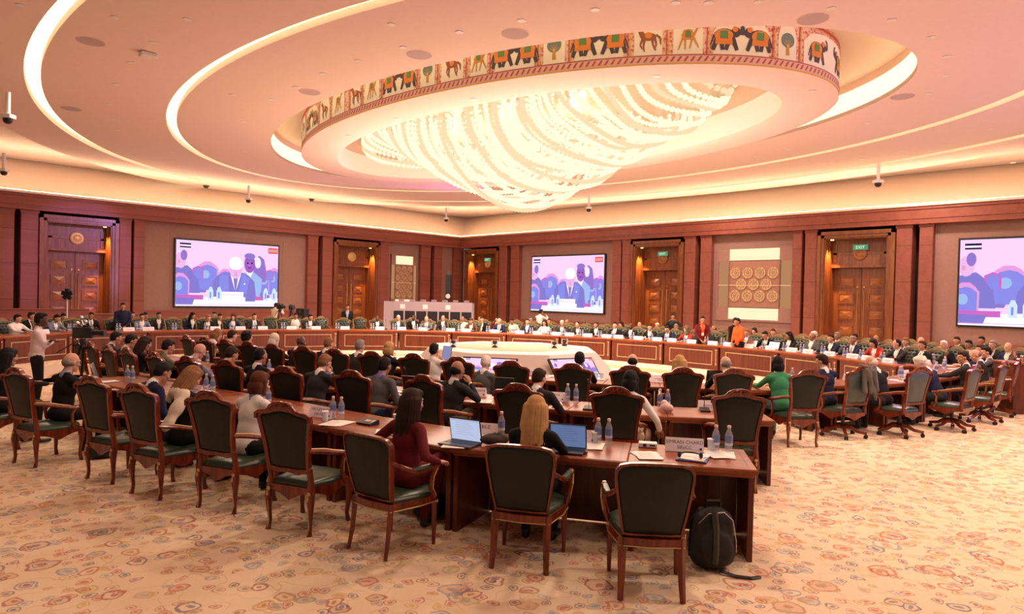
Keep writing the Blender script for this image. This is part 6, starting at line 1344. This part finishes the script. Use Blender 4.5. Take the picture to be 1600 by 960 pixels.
# ------------------------------------------------------------------ interpreter booths
bx0, bx1 = atdepth(614, 31.0), atdepth(738, 31.0); bc = ((bx0[0]+bx1[0])/2, (bx0[1]+bx1[1])/2); bwid = math.dist(bx0, bx1)
bo = empty('interpreter_booth', (*bc, 0), YAW-PI/2); tag(bo, 'row of grey interpreter booths with dark windows in the far corner', 'booth')
W_, H_, D2 = bwid, 1.86, 1.7; nb = 7
mb = MB(); mb.box2((-W_/2, 0, H_-.42), (W_/2, .05, H_)); mb.box2((-W_/2, 0, 0), (W_/2, .05, .85))
for k in range(nb+1): x = -W_/2+W_*k/nb; mb.box2((x-.03, -.01, .85), (x+.03, .06, H_-.42))
mb.build('front_frame', M['booth'], bo)
mb = MB(); mb.box2((-W_/2-.42, .02, 0), (-W_/2, D2, H_)); mb.build('side_wall', M['booth'], bo)
mb = MB(); mb.box2((W_/2-.05, .05, 0), (W_/2, D2, H_)); mb.build('side_wall', M['booth'], bo)
mb = MB(); mb.box2((-W_/2-.42, 0.05, H_-.04), (W_/2, D2, H_)); mb.build('roof', M['booth'], bo)
mb = MB(); mb.box2((-W_/2, D2-.05, 0), (W_/2, D2, H_)); mb.build('rear_wall', M['booth'], bo)
for k in range(nb): x0 = -W_/2+W_*k/nb+.03; mb = MB(); mb.box2((x0, .02, .85), (x0+W_/nb-.06, .03, H_-.42)); mb.build('window', M['boothd'], bo)
for k in (1, 3, 5): x = -W_/2+W_*(k-.15)/nb; mb = MB(); mb.box2((x-.11, -.012, H_-.32), (x+.11, -.002, H_-.12)); s_ = mb.build('notice_sheet', M['white'], bo)
for k in range(7): x = -W_/2+.3+k*(W_-.6)/6; fb = empty('ventilation_unit'); fb.parent = None; mb = MB(); mb.box((0, 0, .05), (.22, .3, .10), 0, .01); mb.build('housing', M['booth'], fb); mb = MB(); [mb.box((0, -.152, .03+q*.022), (.18, .004, .008)) for q in range(3)]; mb.build('grille', M['black'], fb); fb.matrix_world = bo.matrix_world if False else Matrix.Translation((*bc, 0)) @ RZ(YAW-PI/2) @ T(x, .5, H_); tag(fb, '%s ventilation box from the left on the booth roof' % ORD[k], 'ventilation box', 'ventilation boxes on the booth roof')
# loudspeaker column, floor speaker, tripod cameras, work lamp
sp = empty('column_speaker', (*atdepth(700, 35.5), 0), YAW-PI/2); mb = MB(); mb.box2((-.30, -.2, 0), (.30, .2, .12)); mb.tube([(0, 0, .1), (0, 0, 1.5)], .04, 8); mb.build('stand', M['black'], sp); mb = MB(); mb.box2((-.14, -.14, 1.45), (.14, .14, 3.25), 0, .02); mb.build('speaker_body', M['black'], sp); mb = MB(); mb.M = T(0, -.15, 2.15) @ RX(PI/2); mb.lathe([(.12, 0), (.12, .02), (.03, .03)], 16); mb.build('driver_cone', M['white'], sp, True); mb = MB(); mb.lathe([(.10, 3.25), (.10, 3.32), (.03, 3.42)], 12); mb.build('top_cap', M['dkgrey'], sp, True); tag(sp, 'tall thin black column loudspeaker behind the interpreter booths', 'loudspeaker')
fs = empty('loudspeaker', (*atdepth(473, 30.5), 0), YAW-PI/2-.3); mb = MB(); mb.tube([(0, 0, 0), (0, 0, .9)], .04, 8); mb.box2((-.25, -.25, 0), (.25, .25, .04)); mb.build('stand', M['black'], fs); mb = MB(); mb.box2((-.22, -.2, .75), (.22, .2, 1.45), 0, .02); mb.build('cabinet', M['black'], fs); mb = MB(); mb.M = T(0, -.21, 1.0) @ RX(PI/2); mb.lathe([(.15, 0), (.15, .01), (.05, .03)], 16); mb.M = T(0, -.21, 1.3) @ RX(PI/2); mb.lathe([(.06, 0), (.06, .01), (.02, .02)], 16); mb.build('grille', M['dkgrey'], fs, True); tag(fs, 'black cabinet loudspeaker standing near the far left pilaster', 'loudspeaker')
def tripod_cam(px, d, ang, h, lab, big=1.0):
    r = empty('video_camera', (*atdepth(px, d), 0), ang); t_ = h
    mb = MB()
    mb.lathe([(.06, t_-.10), (.07, t_-.04), (.05, t_)], 10); mb.build('tripod_head', M['black'], r, True)
    for k in range(3): a = 2*PI*k/3+.4; mb = MB(); mb.tube([(.03*math.cos(a), .03*math.sin(a), t_-.08), (.40*math.cos(a), .40*math.sin(a), .015)], [.022, .016], 6); mb.build('leg', M['black'], r, True)
    mb = MB(); mb.box((0, 0, t_+.11*big), (.12*big, .34*big, .20*big), 0, .015); mb.box((0, -.05*big, t_+.235*big), (.03, .22*big, .03), 0, .008); mb.build('camera_body', M['black'], r)
    mb = MB(); mb.tube([(0, .17*big, t_+.11*big), (0, .30*big, t_+.11*big), (0, .38*big, t_+.11*big)], [.045*big, .05*big, .065*big], 10); mb.build('lens', M['black'], r, True)
    mb = MB(); mb.tube([(0, -.12, t_-.05), (-.05, -.5*big, t_-.28)], .010, 6); mb.build('pan_handle', M['black'], r, True)
    mb = MB(); mb.box((-.09*big, .08*big, t_+.20*big), (.09*big, .06*big, .07*big), 0, .01); mb.build('viewfinder', M['dkgrey'], r)
    tag(r, lab, 'video camera'); return r
tripod_cam(437, 29.0, toward(437)-PI/2+.5, 1.42, 'left one of two video cameras on tripods before the left video wall')
tripod_cam(455, 28.6, toward(455)-PI/2+.3, 1.40, 'right one of two video cameras on tripods, unattended')
tc_ = tripod_cam(131, 12.4, YAW-PI/2-1.5, 1.22, 'large television camera on a tripod beside the standing man', 1.0)
for k, (x, z) in enumerate(((-.14, 1.52), (.0, 1.60), (.12, 1.50))): mb = MB(); mb.sph((x, -.05, z), .045, 10); mb.tube([(x, -.05, z), (x*.3, 0, 1.45)], .008, 5); mb.build('monitor_lamp', M['silver'], tc_, True)
ph = empty('spotlight', (*atdepth(105, 24), 0), YAW-PI/2); mb = MB(); mb.tube([(0, 0, .0), (0, 0, 1.75)], .02, 6); mb.build('pole', M['white'], ph); mb = MB(); mb.M = T(0, 0, 1.9) @ RX(.5)
for k in range(5): mb.M = T(0, 0, 1.9) @ RY(2*PI*k/5); mb.box2((-.07, -.05, .0), (.07, .05, .20), 0, .01)
mb.build('lamp_head', M['black'], ph)
for k in range(3): a = 2*PI*k/3; mb = MB(); mb.tube([(0, 0, .5), (.35*math.cos(a), .35*math.sin(a), .01)], .012, 5); mb.build('leg', M['white'], ph)
tag(ph, 'black star-shaped spotlight on a white pole before the left doorway', 'spotlight')
# low timber screens behind the left-hand seats
def lowwall(a, b, z, lab):
    a, b = Vector(a), Vector(b); r = empty('low_screen', (*((a+b)/2), 0), math.atan2((b-a).y, (b-a).x)); L = (b-a).length
    mb = MB(); mb.box2((-L/2, -.05, 0), (L/2, .05, z-.05)); mb.build('screen_panel', M['corn'], r); mb = MB(); mb.box2((-L/2, -.08, z-.05), (L/2, .08, z), 0, .01); mb.build('cap_rail', M['corn'], r)
    tag(r, lab, 'low screen')
lowwall(atdepth(-60, 22.3), atdepth(139, 25.0), 1.38, 'low red timber screen behind the seats at the left edge')
lowwall(atdepth(140, 24.6), atdepth(226, 26.0), 1.22, 'lower timber screen beside the person in dark blue')
# table end block at the right edge
x, y = atdepth(1583, 14.3); eb = empty('lectern', (x, y, 0), YAW-PI/2); mb = MB(); mb.box2((-.16, -.3, 0), (.16, .3, 1.02), 0, .01); mb.build('cabinet', M['deskv'], eb); mb = MB(); mb.box2((-.19, -.33, 1.02), (.19, .33, 1.07), 0, .01); mb.build('top', M['desk'], eb); mb = MB(); mb.box2((-.17, -.31, 0), (.17, .31, .09)); mb.build('plinth', M['deskv'], eb); tag(eb, 'narrow brown wooden cabinet standing at the right edge beyond the chairs', 'cabinet')
# ------------------------------------------------------------------ ceiling fittings
dl = empty('downlight'); mb = MB(); mb.lathe([(.065, 0), (.085, -.002), (.085, -.012), (.06, -.012)], 14); mb.build('trim_ring', M['white'], dl, True); mb = MB(); mb.lathe([(.058, -.004), (.058, -.011)], 12); mb.build('lamp_face', emis('downlight face', (1, .9, .78), 1.6), dl); dl['category'] = 'downlight'
E0 = [(33, 8), (180, 27), (293, 30), (240, 66), (205, 98), (181, 132), (171, 163), (174, 186), (183, 204), (136, 210), (155, 251), (290, 265), (270, 238), (363, 148), (380, 190), (381, 237), (612, 38), (718, 50), (630, 74), (815, 32), (560, 95), (505, 115), (462, 136), (425, 155), (930, 15), (1056, 4), (1107, 4), (1185, 3), (1299, 13), (1393, 31), (1455, 58), (1480, 88), (1478, 118), (1451, 146), (1356, 192), (1292, 211), (1410, 235), (1346, 248), (1548, 201), (1495, 248), (1583, 254), (1232, 233), (1206, 270), (1026, 119), (740, 155), (545, 212), (620, 186), (1268, 142), (1180, 245), (1092, 268), (1066, 274), (1000, 256), (926, 270)]
for k, (px, py) in enumerate(sorted(E0)):
    z = 7.2 if (430 < px < 1330 and ((px-16)*0 == 0) and math.hypot((onz(px, py, 7.2)[0]-16)/5.57, (onz(px, py, 7.2)[1]-16)/10) < 1) else 7.5
    x, y = onz(px, py, z); place(dl, (x, y, z), 0, 'small round white ceiling downlight, %s counting from the left edge' % ORD[k], 'downlights in the ceiling')
gr = empty('ceiling_speaker'); gr['category'] = 'ceiling speaker'; mb = MB(); mb.lathe([(.28, 0), (.28, -.006), (.26, -.008)], 24); mb.build('grille', plain('lilac grey grille', (.50, .40, .42), .8), gr); mb = MB(); mb.lathe([(.30, 0), (.30, -.004), (.28, -.004)], 24); mb.build('rim', M['ceil'], gr)
for px, py, l in [(142, 65, 'round speaker grille at the upper left of the ceiling'), (111, 170, 'round speaker grille near the left cove lines'), (805, 53, 'round speaker grille left above the elephant frieze'), (655, 86, 'second round speaker grille above the elephant frieze'), (484, 144, 'third round speaker grille above the left frieze'), (1270, 30, 'round speaker grille above the right frieze'), (1410, 151, 'round speaker grille right of the frieze')]:
    x, y = onz(px, py, 7.5); place(gr, (x, y, 7.5), 0, l, 'round ceiling speaker grilles')
pj = empty('detector_box', (*onz(231, 86, 7.45), 7.5)); mb = MB(); mb.box((0, 0, -.06), (.34, .26, .10), 0, .02); mb.build('housing', M['white'], pj); mb = MB(); mb.box((0, 0, -.005), (.20, .16, .02)); mb.build('base_plate', M['dkgrey'], pj); tag(pj, 'white rectangular box fixed to the ceiling at upper left', 'ceiling box')
dc = empty('dome_camera'); dc['category'] = 'dome camera'; mb = MB(); mb.lathe([(.16, 0), (.16, -.04), (.13, -.05)], 16); mb.build('collar', M['dkgrey'], dc, True); mb = MB(); mb.sph((0, 0, -.05), (.12, .12, .10), 14); mb.build('smoked_dome', M['black'], dc, True)
for px, py, l in [(322, 290, 'left black dome camera under the outer cove line'), (487, 311, 'right black dome camera under the outer cove line')]:
    x, y = onz(px, py, 7.5); place(dc, (x, y, 7.5), 0, l, 'black dome cameras')
hc = empty('hanging_camera'); hc['category'] = 'camera'; mb = MB(); mb.tube([(0, 0, 0), (0, 0, -.55)], .055, 8); mb.build('drop_tube', M['white'], hc, True); mb = MB(); mb.box((0, 0, -.60), (.26, .24, .10), 0, .01); mb.build('housing', M['white'], hc); mb = MB(); mb.sph((0, 0, -.68), .11, 12); mb.build('camera_ball', M['black'], hc, True)
for px, py, d, l in [(8, 180, 17, 'hanging camera at the left edge of the ceiling'), (3, 262, 24, 'hanging camera low at the left edge over the cove'), (385, 306, 31, 'hanging camera in front of the cove above the left video wall'), (694, 336, 38, 'hanging camera in front of the cove near the room corner'), (916, 320, 31.5, 'hanging camera in front of the cove above the middle video wall'), (1366, 280, 22.5, 'hanging camera in front of the cove above the right doorway')]:
    x, y = onz(px, py, 7.5) if px < 5 and False else atdepth(px, d); zz = float(CAMH+(d*1.0)*((hor_ := 0) or 0)) if False else None
    g = ray(px, py+8); tt = d/(g@Fv); z = float(CAMH+g[2]*tt)+.68; place(hc, (x, y, min(z, 7.84)), face(-.7, -.7), l, 'hanging ceiling cameras')
